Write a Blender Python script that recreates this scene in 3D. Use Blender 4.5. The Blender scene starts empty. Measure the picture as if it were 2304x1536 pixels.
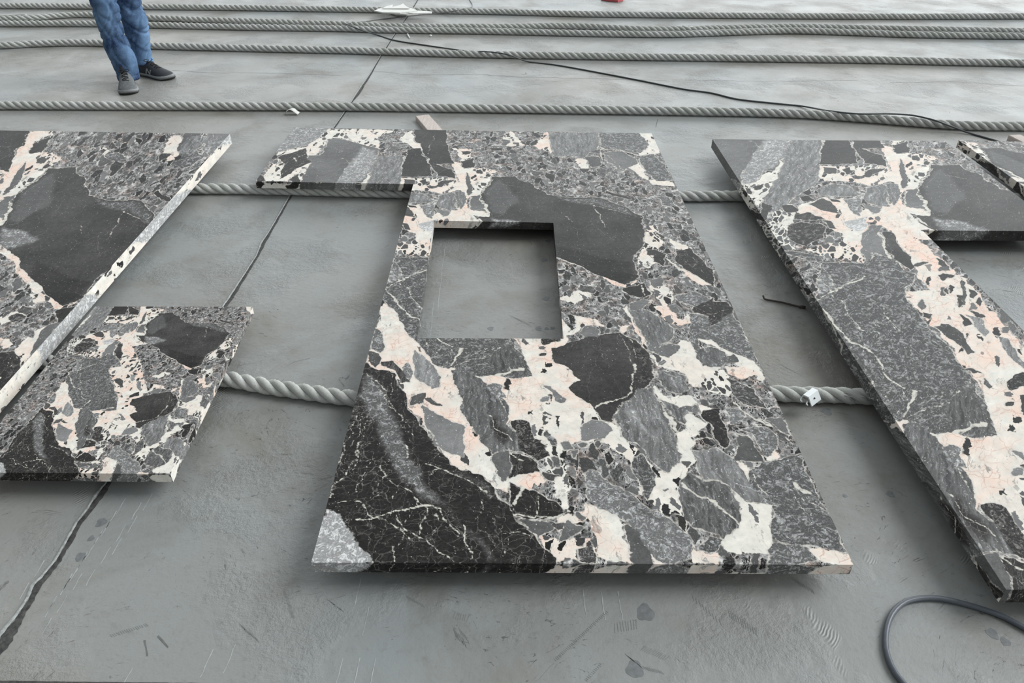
import bpy, bmesh, math, random
import numpy as np
from mathutils import Vector, noise as mnoise

# ------------------------------------------------------------------ camera, world, lights
S = bpy.context.scene
COL = S.collection
CH = 1.5                                   # camera height in metres
F_PX = 1664.0                              # 26 mm lens on a 36 mm wide frame, in pixels of the 2304 px frame
TH = math.atan(1173.0 / F_PX)              # downward pitch
YAW = math.atan2(12.0, math.hypot(F_PX, 1173.0) )
cam_d = bpy.data.cameras.new('camera'); cam_d.lens = 26.0; cam_d.sensor_width = 36.0
cam_d.clip_start = 0.05; cam_d.clip_end = 200
cam = bpy.data.objects.new('camera', cam_d); COL.objects.link(cam)
cam.location = (0, 0, CH); cam.rotation_euler = (math.pi/2 - TH, 0, -YAW)
S.camera = cam
vs = S.view_settings
vs.view_transform = 'Standard'; vs.look = 'None'; vs.gamma = 1.0; vs.exposure = 0.0; vs.use_curve_mapping = False

w = bpy.data.worlds.new('hall_daylight'); S.world = w; w.use_nodes = True
nt = w.node_tree; nt.nodes.clear()
wo = nt.nodes.new('ShaderNodeOutputWorld'); bg = nt.nodes.new('ShaderNodeBackground')
tc = nt.nodes.new('ShaderNodeTexCoord'); sp = nt.nodes.new('ShaderNodeSeparateXYZ')
nt.links.new(tc.outputs['Generated'], sp.inputs[0])
def wm(op, a, b=None, clamp=False):
    n = nt.nodes.new('ShaderNodeMath'); n.operation = op; n.use_clamp = clamp
    for i, v in enumerate((a, b)):
        if v is None: continue
        if isinstance(v, (int, float)): n.inputs[i].default_value = v
        else: nt.links.new(v, n.inputs[i])
    return n.outputs[0]
def wr(v, a, b, c, d):
    n = nt.nodes.new('ShaderNodeMapRange'); n.interpolation_type = 'SMOOTHSTEP'
    nt.links.new(v, n.inputs[0])
    for i, q in enumerate((a, b, c, d)): n.inputs[i+1].default_value = q
    return n.outputs[0]
# big daylight openings at the far end and along the right of the hall, a dimmer roof overhead
W_AMB, W_FAR, W_TOP = 0.25, 3.5, 0.22
far = wm('MULTIPLY', wm('ADD', 0.85, wm('MULTIPLY', sp.outputs[0], 0.5)), wm('MULTIPLY', wr(sp.outputs[1], 0.2, 0.9, 0, 1), wr(sp.outputs[2], 0.62, 0.30, 0, 1)))
rgt = wm('MULTIPLY', wr(sp.outputs[0], 0.1, 0.9, 0, 0.9), wr(sp.outputs[2], 0.75, 0.25, 0, 1))
amb = wm('ADD', wr(sp.outputs[2], 0.2, 1.0, 0, W_TOP), W_AMB)
st = wm('ADD', wm('MULTIPLY', wm('ADD', far, wm('MULTIPLY', rgt, 0.5)), W_FAR), amb)
bg.inputs[0].default_value = (0.94, 0.985, 1.0, 1)
nt.links.new(st, bg.inputs[1]); nt.links.new(bg.outputs[0], wo.inputs[0])

sd = bpy.data.lights.new('daylight', 'SUN'); sd.energy = 2.15; sd.angle = math.radians(30); sd.color = (0.97, 0.99, 1.0)
sun = bpy.data.objects.new('daylight', sd); COL.objects.link(sun)
sun.rotation_euler = Vector((0.88, 0.14, 0.80)).to_track_quat('Z', 'Y').to_euler()

# ------------------------------------------------------------------ photo rays to places
cp, sp_ = math.cos(TH), math.sin(TH)
def ray(x, y):
    u, v = (x - 1152.0)/F_PX, (y - 768.0)/F_PX
    fx, fy, fz = u, cp - sp_*v, -sp_ - cp*v
    c, s = math.cos(-YAW), math.sin(-YAW)
    return Vector((c*fx - s*fy, s*fx + c*fy, fz))
def P(x, y, z=0.0):
    r = ray(x, y); t = (z - CH)/r.z
    return Vector((r.x*t, r.y*t, z))
def PY(x, y, Y):
    r = ray(x, y); t = Y/r.y
    return Vector((r.x*t, Y, CH + r.z*t))
RS = np.array([[math.cos(YAW), math.sin(YAW)], [-math.sin(YAW), math.cos(YAW)]])
def Pn(xy, z):
    xy = np.asarray(xy, float)
    u, v = (xy[:, 0]-1152.0)/F_PX, (xy[:, 1]-768.0)/F_PX
    fy = cp - sp_*v; fz = -sp_ - cp*v
    t = (z - CH)/fz
    return (np.stack([u, fy], 1) * t[:, None]) @ RS.T
def to_px(w2, z):
    w2 = np.asarray(w2, float) @ RS
    dz = z - CH
    depth = w2[:, 1]*cp - dz*sp_
    vv = -(w2[:, 1]*sp_ + dz*cp)/depth
    return np.stack([1152 + F_PX*w2[:, 0]/depth, 768 + F_PX*vv], 1)

# ------------------------------------------------------------------ helpers
def tag(o, label=None, cat=None, group=None, kind=None):
    if label: o['label'] = label
    if cat: o['category'] = cat
    if group: o['group'] = group
    if kind: o['kind'] = kind
    return o
def mk(name, verts, faces, mat, parent=None, smooth=True):
    me = bpy.data.meshes.new(name); me.from_pydata([tuple(v) for v in verts], [], [tuple(f) for f in faces])
    me.validate(); me.update()
    if smooth: me.polygons.foreach_set('use_smooth', [True]*len(me.polygons))
    if mat: me.materials.append(mat)
    o = bpy.data.objects.new(name, me); COL.objects.link(o)
    if parent: o.parent = parent
    return o
def empty(name, loc=(0, 0, 0)):
    o = bpy.data.objects.new(name, None); COL.objects.link(o); o.location = loc
    o.empty_display_size = 0.05
    return o
class MB:
    def __init__(s): s.v, s.f = [], []
    def add(s, v, f):
        b = len(s.v); s.v += [tuple(q) for q in v]; s.f += [tuple(b+i for i in g) for g in f]
    def tube(s, pts, r, n=8, caps=True):
        pts = [Vector(p) for p in pts]; rr = r if hasattr(r, '__len__') else [r]*len(pts)
        vs_, fs = [], []; up = Vector((0, 0, 1)); prev = None
        for i, p in enumerate(pts):
            d = (pts[min(i+1, len(pts)-1)] - pts[max(i-1, 0)]).normalized()
            if prev is None:
                a = d.cross(up if abs(d.z) < .9 else Vector((1, 0, 0))).normalized()
            else: a = (prev - d*prev.dot(d)).normalized()
            prev = a; b = d.cross(a)
            for k in range(n):
                t = 2*math.pi*k/n; vs_.append(p + a*(rr[i]*math.cos(t)) + b*(rr[i]*math.sin(t)))
        for i in range(len(pts)-1):
            for k in range(n):
                k2 = (k+1) % n; fs.append((i*n+k, i*n+k2, (i+1)*n+k2, (i+1)*n+k))
        if caps:
            fs.append(tuple(range(n))[::-1]); fs.append(tuple((len(pts)-1)*n+k for k in range(n)))
        s.add(vs_, fs)
    def loft(s, rings, caps=True):
        n = len(rings[0]); vs_ = [v for r in rings for v in r]; fs = []
        for i in range(len(rings)-1):
            for k in range(n):
                k2 = (k+1) % n; fs.append((i*n+k, i*n+k2, (i+1)*n+k2, (i+1)*n+k))
        if caps:
            fs.append(tuple(range(n))[::-1]); fs.append(tuple((len(rings)-1)*n+k for k in range(n)))
        s.add(vs_, fs)
    def prism(s, poly, z0, z1):
        n = len(poly); a = [Vector((p[0], p[1], z0)) for p in poly]; b = [Vector((p[0], p[1], z1)) for p in poly]
        s.add(a+b, [tuple(range(n))[::-1], tuple(range(n, 2*n))] + [(i, (i+1) % n, n+(i+1) % n, n+i) for i in range(n)])
    def box(s, c, sz, rz=0, rx=0, ry=0):
        from mathutils import Euler
        R = Euler((rx, ry, rz)).to_matrix(); c = Vector(c); h = [q/2 for q in sz]
        vs_ = [c + R @ Vector((x*h[0], y*h[1], z*h[2])) for x in (-1, 1) for y in (-1, 1) for z in (-1, 1)]
        s.add(vs_, [(0, 1, 3, 2), (4, 6, 7, 5), (0, 4, 5, 1), (2, 3, 7, 6), (0, 2, 6, 4), (1, 5, 7, 3)])
    def build(s, name, mat, parent=None, smooth=True):
        return mk(name, s.v, s.f, mat, parent, smooth)
def srgb(r, g, b):
    f = lambda c: (c/255)/12.92 if c <= 10 else (((c/255)+.055)/1.055)**2.4
    return (f(r), f(g), f(b), 1)
def spline(pts, step):
    """Catmull-Rom through points, resampled to an even step"""
    pts = [Vector(p) for p in pts]; out = []
    q = [pts[0]*2 - pts[1]] + pts + [pts[-1]*2 - pts[-2]]
    for i in range(1, len(q)-2):
        a, b, c, d = q[i-1:i+3]; n = max(2, int((c-b).length/step*2))
        for k in range(n):
            t = k/n
            out.append(0.5*((2*b) + (c-a)*t + (2*a-5*b+4*c-d)*t*t + (3*b-a-3*c+d)*t**3))
    out.append(pts[-1])
    res = [out[0]]; acc = 0
    for a, b in zip(out, out[1:]):
        L = (b-a).length
        while acc + L >= step and L > 0:
            a = a + (b-a)*((step-acc)/L); L = (b-a).length; acc = 0; res.append(a.copy())
        acc += L
    res.append(pts[-1]); return res

class NT:
    """small node-graph writer"""
    def __init__(s, name):
        s.m = bpy.data.materials.new(name); s.m.use_nodes = True; s.t = s.m.node_tree; s.t.nodes.clear()
        s.out = s.n('ShaderNodeOutputMaterial'); s.b = s.n('ShaderNodeBsdfPrincipled')
        s.t.links.new(s.b.outputs[0], s.out.inputs[0]); s._tc = None
    def n(s, ty): return s.t.nodes.new(ty)
    def put(s, sock, v):
        if v is None: return
        if isinstance(v, (int, float)): sock.default_value = v
        elif isinstance(v, (tuple, list)): sock.default_value = tuple(v) if len(sock.default_value) == len(v) else tuple(v)[:3]
        else: s.t.links.new(v, sock)
    def math(s, op, a, b=None, c=None, clamp=False):
        n = s.n('ShaderNodeMath'); n.operation = op; n.use_clamp = clamp
        for i, v in enumerate((a, b, c)): s.put(n.inputs[i], v)
        return n.outputs[0]
    def add(s, a, b): return s.math('ADD', a, b)
    def mul(s, a, b): return s.math('MULTIPLY', a, b)
    def rng(s, v, a, b, c=0., d=1., smooth=False):
        n = s.n('ShaderNodeMapRange'); s.put(n.inputs[0], v)
        if smooth: n.interpolation_type = 'SMOOTHSTEP'
        for i, q in enumerate((a, b, c, d)): s.put(n.inputs[i+1], q)
        return n.outputs[0]
    def mix(s, f, a, b, mode='MIX'):
        n = s.n('ShaderNodeMix'); n.data_type = 'RGBA'; n.blend_type = mode; n.clamp_factor = True
        s.put(n.inputs[0], f); s.put(n.inputs[6], a); s.put(n.inputs[7], b); return n.outputs[2]
    def obj(s):
        if s._tc is None: s._tc = s.n('ShaderNodeTexCoord')
        return s._tc.outputs['Object']
    def mapv(s, v, scale=(1, 1, 1), rot=(0, 0, 0), loc=(0, 0, 0)):
        n = s.n('ShaderNodeMapping'); s.put(n.inputs[0], v); n.inputs['Scale'].default_value = scale
        n.inputs['Rotation'].default_value = rot; n.inputs['Location'].default_value = loc; return n.outputs[0]
    def noise(s, v, scale, detail=4, rough=.55, dist=0., out=0):
        n = s.n('ShaderNodeTexNoise'); s.put(n.inputs['Vector'], v); s.put(n.inputs['Scale'], scale)
        n.inputs['Detail'].default_value = detail; n.inputs['Roughness'].default_value = rough
        n.inputs['Distortion'].default_value = dist; return n.outputs[out]
    def vor(s, v, scale, feature='F1', out='Distance', rnd=1.):
        n = s.n('ShaderNodeTexVoronoi'); n.feature = feature; s.put(n.inputs['Vector'], v); s.put(n.inputs['Scale'], scale)
        n.inputs['Randomness'].default_value = rnd; return n.outputs[out]
    def vmath(s, op, a, b):
        n = s.n('ShaderNodeVectorMath'); n.operation = op; s.put(n.inputs[0], a)
        if op == 'SCALE': s.put(n.inputs['Scale'], b)
        else: s.put(n.inputs[1], b)
        return n.outputs[0]
    def attr(s, name, out='Fac'):
        n = s.n('ShaderNodeAttribute'); n.attribute_name = name; return n.outputs[out]
    def sep(s, v):
        n = s.n('ShaderNodeSeparateColor'); s.put(n.inputs[0], v); return n.outputs
    def grey(s, v):
        n = s.n('ShaderNodeCombineColor'); 
        for i in range(3): s.put(n.inputs[i], v)
        return n.outputs[0]
    def bump(s, h, strength=.3, dist=.01):
        n = s.n('ShaderNodeBump'); s.put(n.inputs['Height'], h); n.inputs['Strength'].default_value = strength
        n.inputs['Distance'].default_value = dist; s.t.links.new(n.outputs[0], s.b.inputs['Normal'])
    def fin(s, col, rough=.6, spec=.5, metal=0.):
        s.put(s.b.inputs['Base Color'], col); s.put(s.b.inputs['Roughness'], rough)
        s.put(s.b.inputs['Specular IOR Level'], spec); s.put(s.b.inputs['Metallic'], metal); return s.m
def plain(name, c, rough=.6, vary=.15, scale=30, spec=.4, metal=0., bump=0.):
    g = NT(name); nz = g.noise(g.obj(), scale, 4)
    c2 = tuple(q*(1-vary) for q in c[:3])+(1,); c3 = tuple(min(1, q*(1+vary)) for q in c[:3])+(1,)
    if bump: g.bump(nz, bump, .004)
    return g.fin(g.mix(g.rng(nz, .3, .7), c2, c3), rough, spec, metal)
# ------------------------------------------------------------------ marble pattern, traced as outlines
Z = {'M': (0, 0, 1), '3': (560, 270, 3.5717), '4': (1000, 270, 3.5717), '5': (690, 680, 3.5717), '6': (1200, 680, 3.5717),
     '7': (680, 1000, 3.84), '8': (1250, 1000, 3.2914),
     'a': (1580, 280, 3.182), 'b': (1700, 700, 3.5728), 'c': (1850, 1050, 3.1608),
     'l': (0, 280, 3.6567), 's': (0, 660, 3.4917), 't': (0, 660, 3.4917)}
HOME = {'a': 'R', 'b': 'R', 'c': 'R', 'l': 'L', 't': 'L', 's': 'B'}
ZT = {'M': 0.088, 'R': 0.100, 'L': 0.109, 'B': 0.084}       # height of each slab's top face
def zpt(k, p):
    o = Z[k]; return (o[0] + p[0]/o[2], o[1] + p[1]/o[2])
# the four slabs are cut from one bookmatched block: the same points found on slab M and on another
CORR = {
 'R': [(('M', (992, 828)), ('b', (1230, 860))), (('M', (1203, 843)), ('b', (1955, 990))),
       (('3', (1215, 460)), ('a', (830, 290))), (('3', (1670, 470)), ('a', (1330, 300))), (('3', (1715, 385)), ('a', (1380, 208))),
       (('3', (1470, 460)), ('a', (1110, 293))), (('4', (330, 650)), ('a', (1595, 520))), (('4', (360, 770)), ('a', (1630, 645))),
       (('3', (1755, 425)), ('a', (1425, 245))), (('3', (1765, 610)), ('a', (1440, 465))), (('3', (1680, 710)), ('a', (1340, 570))),
       (('3', (1100, 1365)), ('a', (820, 1275))), (('5', (1565, 585)), ('b', (1620, 975))), (('5', (1740, 535)), ('b', (1850, 890))),
       (('5', (1190, 530)), ('b', (1120, 910))), (('5', (1612, 830)), ('b', (1695, 1350))), (('5', (1600, 960)), ('c', (1025, 280))),
       (('5', (1485, 1205)), ('c', (1165, 620))), (('5', (1610, 1190)), ('c', (1220, 605))), (('5', (1895, 418)), ('b', (2040, 750)))],
 'B': [(('M', (992, 828)), ('s', (598, 905))), (('M', (1203, 843)), ('s', (922, 915))), (('5', (1565, 585)), ('s', (810, 920))),
       (('4', (330, 650)), ('s', (1155, 265))), (('4', (360, 770)), ('s', (1140, 325))), (('5', (1190, 530)), ('s', (645, 905))),
       (('5', (1610, 835)), ('s', (762, 985))), (('4', (1620, 790)), ('s', (1815, 320))), (('4', (1445, 1320)), ('s', (1500, 585))),
       (('6', (450, 830)), ('s', (1060, 1010))), (('6', (1080, 1350)), ('s', (1175, 1200))), (('6', (1545, 1180)), ('s', (1440, 1130))),
       (('6', (1400, 870)), ('s', (1465, 1035))), (('8', (1320, 565)), ('s', (1290, 1330))), (('8', (955, 270)), ('s', (1215, 1215))),
       (('7', (1720, 515)), ('s', (562, 1290))), (('5', (935, 800)), ('s', (467, 1010))),
       (('5', (1265, 1000)), ('s', (565, 1080))), (('5', (1245, 1240)), ('s', (510, 1170))), (('6', (160, 370)), ('s', (1040, 830)))],
 'L': [(('4', (1190, 685)), ('l', (1015, 715))), (('4', (330, 655)), ('l', (105, 665))), (('4', (360, 770)), ('l', (20, 820))),
       (('3', (1755, 425)), ('l', (190, 335))), (('3', (1765, 610)), ('l', (30, 580))), (('3', (1800, 385)), ('l', (330, 225))),
       (('3', (1715, 385)), ('l', (230, 240))), (('4', (1420, 1315)), ('l', (495, 1485))),
       (('4', (1290, 575)), ('l', (1290, 560))), (('4', (1505, 630)), ('l', (1390, 620))), (('4', (905, 440)), ('l', (1050, 320))),
       (('4', (815, 425)), ('l', (940, 305)))],
}
def world_of(slab, px): return Pn(px, ZT[slab])
def fit_h(src, dst):
    src = np.array(src); dst = np.array(dst)
    def norm(p):
        c = p.mean(0); s = 1.4142/np.mean(np.linalg.norm(p-c, axis=1)); return np.array([[s, 0, -s*c[0]], [0, s, -s*c[1]], [0, 0, 1]])
    T1, T2 = norm(src), norm(dst); A = []
    for p, q in zip(src, dst):
        x, y, _ = T1 @ [p[0], p[1], 1]; u, v, _ = T2 @ [q[0], q[1], 1]
        A.append([x, y, 1, 0, 0, 0, -u*x, -u*y, -u]); A.append([0, 0, 0, x, y, 1, -v*x, -v*y, -v])
    h = np.linalg.svd(np.array(A))[2][-1].reshape(3, 3)
    return np.linalg.inv(T2) @ h @ T1
def ap(Hm, p):
    q = np.c_[p, np.ones(len(p))] @ Hm.T; return q[:, :2]/q[:, 2:]
HM = {'M': np.eye(3)}; RES = {}
def tps_fit(p, r, lam):
    n = len(p); d = np.linalg.norm(p[:, None]-p[None], axis=2); K = d*d*np.log(d+1e-9); K[np.diag_indices(n)] = lam
    Pm = np.c_[np.ones(n), p]; A = np.block([[K, Pm], [Pm.T, np.zeros((3, 3))]])
    return p, np.linalg.solve(A, np.r_[r, np.zeros((3, 2))])
def to_block(sl, w2):
    q = ap(HM[sl], w2)
    if sl in RES:
        c, W = RES[sl]; n = len(c); out = np.zeros_like(q)
        for i in range(0, len(q), 20000):
            s_ = q[i:i+20000]; d = np.linalg.norm(s_[:, None]-c[None], axis=2); K = d*d*np.log(d+1e-9)
            r = K @ W[:n] + np.c_[np.ones(len(s_)), s_] @ W[n:]; out[i:i+20000] = np.clip(r, -.09, .09)
        q = q + out
    return q
for sl, prs in CORR.items():
    m = np.array([zpt(*a) for a, b in prs]); r = np.array([zpt(*b) for a, b in prs])
    HM[sl] = fit_h(world_of(sl, r), world_of('M', m))
    q0 = ap(HM[sl], world_of(sl, r)); RES[sl] = tps_fit(q0, world_of('M', m) - q0, .05)
    e = np.linalg.norm(to_block(sl, world_of(sl, r)) - world_of('M', m), axis=1)
    print('fit', sl, 'mean err m', e.mean().round(4), 'max', e.max().round(3), e.round(3))
def canon(segs):
    """outline pieces in several crops -> points on the common block, metres"""
    out = []
    for k, pts in segs:
        h = HOME.get(k, 'M'); px = np.array([zpt(k, p) for p in pts])
        out.append(to_block(h, world_of(h, px)))
    return np.concatenate(out)
def seg(s):
    """'5:x,y x,y|b:x,y ...' -> pieces"""
    r = []
    for part in s.split('|'):
        k, pts = part.split(':'); r.append((k, [tuple(float(q) for q in p.split(',')) for p in pts.split()]))
    return r
# matrix (white and pink calcite): outline, pinkness, amount of small chips
MATRIX = [
 ('5:600,0 640,0 720,90 830,280 960,380 1060,520 1250,470 1330,550 1560,595 1820,570 1700,330 1860,320|6:65,360 240,310 150,370 200,480 330,560 385,630 280,690 450,830 400,1000 380,1100 150,1180 60,1050|5:1950,880 1640,880 1620,960 1480,1200 1510,1380 1610,1440 1900,1390 1925,1440 1850,1480 1610,1470 1590,1536 1480,1500 1400,1400 1200,1330 1130,1240 1000,1040 930,940 820,850 760,720 690,590 480,480 560,250', .75, .05),
 ('6:0,760 250,700 450,830 555,935 640,980 720,1080 880,1240 1080,1360 1200,1280 1240,1200 1290,1240 1230,1400 1100,1536 850,1536 830,1350 600,1150 380,1100 150,1180 -180,950 -120,860', .25, .35),
 ('6:1100,430 1190,300 1260,320 1330,440 1380,520 1500,520 1550,600 1300,680 1180,560 1000,510 940,420 1000,410', .3, .05),
 ('6:1300,290 1400,285 1480,350 1700,440 1820,520 1900,680 1800,590 1620,500 1530,400 1440,350', .25, .0),
 ('6:1550,520 1800,540 1830,590 1700,620 1580,580', .9, .1),
 ('6:740,20 780,60 850,220 935,380 880,340 820,220 770,100 720,50', .8, .1),
 ('6:970,20 1080,20 1200,150 1260,100 1265,170 1160,200 1100,170 1020,90', .7, .5),
 ('6:1150,1050 1240,1000 1300,1130 1290,1290 1200,1280', .1, .1),
 ('6:975,600 1010,690 1100,760 1250,740 1310,790 1150,840 1050,800 990,690', .1, .0),
 ('6:1240,860 1290,880 1360,960 1290,1100 1220,980', .1, .05), ('6:1320,790 1420,850 1400,910 1340,880', .6, .0),
 ('6:1620,1290 1700,1280 1760,1400 1850,1536 1760,1536 1680,1380', .5, .2), ('6:1880,1220 1900,1180 1960,1160 1990,1230 1900,1260', .8, .1),
 ('6:300,90 400,120 520,140 560,200 470,190 400,190 330,240 250,290 340,170', .7, .1), ('6:690,200 760,180 740,250 690,240', .8, .1),
 ('6:1360,560 1480,520 1560,570 1640,700 1560,760 1400,700 1300,620', .1, .6),
 ('8:1205,285 1360,350 1400,430 1580,440 1570,690 1540,800 1300,800 1210,740 1260,680 1345,560 1372,480 1320,361', .08, .12),
 ('8:640,220 740,290 830,330 940,260 960,300 900,390 960,540 1000,640 900,600 860,520 760,500 690,400', .15, .6),
 ('8:200,400 280,440 440,530 500,600 500,720 550,760 580,880 450,880 330,830 290,700 250,560 150,580 0,640 0,520 90,490 160,540', .95, .08),
 ('8:0,720 300,700 320,880 0,880', .8, .45),
 ('8:590,650 700,760 840,850 900,885 760,885', .6, .0), ('8:1000,690 1050,780 1170,810 1230,780 1220,885 1030,885', .7, .1),
 ('8:1890,770 2050,770 2170,810 2210,890 1960,890', .9, .05),
 ('7:1740,290 1800,265 2100,270 2080,320 1950,380 1780,320', 1., .05), ('7:2060,790 2160,780 2320,880 2304,1025 2200,1025', .9, .6),
 ('7:2050,0 2304,0 2304,560 2250,540 2180,400', .1, .6),
 ('4:1540,100 1690,110 1730,260 1600,290 1560,270 1640,200', .15, .1),
 ('4:1480,380 1560,345 1600,400 1640,480 1800,480 1860,540 1690,520 1540,430', .3, .1),
 ('4:720,190 820,90 830,110 870,270 800,240 680,200', .9, .35), ('4:480,110 540,90 640,205 520,215 460,170', .4, .3),
 ('4:1040,320 1120,310 1150,390 1100,400', .4, .2), ('4:900,1090 1000,1150 1200,1230 1350,1330 1480,1350 1560,1270 1480,1310 1360,1270 1160,1170 1030,1110 895,1080', .8, .2),
 ('4:1620,860 1700,850 1760,960 1680,1200 1560,1150 1600,1010', .5, .7), ('4:1640,1330 1750,1300 1850,1440 1760,1500', .5, .5),
 ('4:1780,950 1860,980 2000,1040 1840,1040', .3, .5), ('4:1900,1180 2000,1250 2143,1320 2060,1330 1960,1280', .9, .0),
 ('4:930,1440 1060,1480 1160,1420 1150,1340 1000,1400', .3, .6),
 ('3:210,260 470,210 640,70 900,75 1190,80 1050,130 1060,235 950,215 720,140 650,150 560,260 520,320 430,490 200,490 60,490 230,300', .3, .35),
 ('3:1200,160 1300,80 1320,170 1380,190 1400,255 1290,205', .35, .0),
 ('3:1620,330 1700,345 1715,390 1830,388 1800,420 1960,430 1940,480 1850,600 1770,620 1750,690 1700,640 1690,480 1640,400', .6, .15),
 ('3:1640,220 1780,240 1800,340 1700,330', .7, .4), ('3:1380,1440 1280,1500 1240,1430', .3, .1),
 ('a:830,300 1330,290 1350,400 1200,440 1000,400 830,400', .5, .55),
 ('a:1230,350 1370,330 1370,410 1250,420', .3, .0), ('a:1450,240 1560,200 1700,240 1640,300 1560,420 1470,470 1430,300', .5, .3),
 ('a:680,580 900,520 990,555 1010,640 1160,660 1220,640 1270,600 1360,590 1425,530 1460,600 1600,620 1640,655 1700,760 1780,800 1600,820 1560,820 1650,900 1760,1010 1850,1080 2000,1250 2200,1464 1720,1464 1640,1440 1600,1360 1520,1310 1440,1190 1640,1200 1560,1100 1520,1000 1430,860 1290,730 1180,700 1150,800 1130,960 1020,860 1000,780 930,740 840,660 680,690', .9, .12),
 ('a:850,860 1010,830 1120,870 1150,1000 900,950 760,900', .6, .7), ('a:300,430 400,400 560,260 600,200 540,380 470,500 410,590 340,520', .1, .35),
 ('a:500,600 640,560 700,690 620,720 620,860 700,900 600,900 470,760', .1, .8),
 ('b:1110,830 1230,840 1260,870 1330,940 1440,1010 1480,990 1620,985 1750,1010 1950,990 1960,900 1860,700 1720,510 1650,450 1500,200 1440,110 1640,0 1900,0 2300,420 2300,1536 1690,1536 1690,1340 1620,1270 1580,1130 1500,1090 1400,1020 1200,900 1040,880', .8, .08),
 ('5:820,1100 880,1300 700,1500', .2, .0),
 ('3:1380,680 1500,740 1600,740 1700,690 1900,740 1930,780 2143,812 1500,808 1400,880 1300,800 1330,700', .55, .12),
 ('5:1700,320 1860,300 2070,300 2000,400 2143,560 2143,1100 1900,900 1800,600', .7, .15),
]
# outlines seen on the left slab only
MATRIX_L = [
 ('l:230,60 420,50 380,120 330,225 470,240 460,310 350,390 250,430 130,560 30,600 -60,700 -60,420 90,300 160,180', .85, .12),
 ('l:0,990 60,1040 150,1070 180,1130 240,1250 330,1340 420,1430 510,1500 440,1520 380,1450 300,1410 250,1340 170,1250 120,1130 60,1100 -40,1060', .9, .05),
 ('t:0,370 80,350 90,400 0,450', .8, .2), ('t:110,440 300,280 370,250 330,380 230,500 170,540 120,640 100,740 120,560', .6, .15), ('l:1390,170 1490,110 1540,100 1460,200 1480,270 1360,300', .6, .1), ('l:740,190 900,215 870,250 760,210', .4, .3),
 ('t:230,0 400,0 420,60 500,110 560,90 480,140 400,110 350,60 260,60', .5, .3)]
FRAG_L = [
 ('l:-60,30 235,45 200,130 130,200 90,300 75,400 40,370 -60,350', .07, 0), ('l:390,100 425,60 400,140 330,225 235,240 270,160', .07, 0), ('l:300,290 380,262 392,285 370,320 310,310', .2, 0), ('l:365,350 385,320 435,342 410,362', .12, 0),
 ('l:190,335 215,335 190,420 110,520 30,585 80,480 130,400', .3, 0), ('l:1480,180 1530,110 1640,90 1740,100 1640,180 1560,215 1470,240', .36, 3), ('l:1420,350 1490,270 1590,230 1690,260 1600,320 1500,370', .27, 1), ('l:1640,200 1760,110 1880,90 1800,230 1740,240', .42, 1),
 ('l:880,250 950,225 1040,260 1070,290 960,300 890,290', .28, 1), ('l:1120,110 1170,130 1150,170 1110,140', .07, 0), ('l:1420,265 1480,250 1470,290 1440,290', .08, 0), ('l:800,170 900,150 970,190 900,205', .1, 3),
 ('l:90,1330 130,1270 200,1260 180,1340 110,1400', .3, 0), ('l:370,1450 430,1500 400,1530 340,1500', .3, 1),
 ('t:-60,470 100,475 115,600 105,740 -60,900', .06, 2), ('t:240,470 360,260 450,235 420,330 300,430', .34, 0), ('t:420,170 560,130 540,200 460,220', .08, 0), ('t:180,300 280,290 260,350 190,340', .32, 1), ('t:60,180 150,150 190,200 100,230', .15, 1)]
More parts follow.
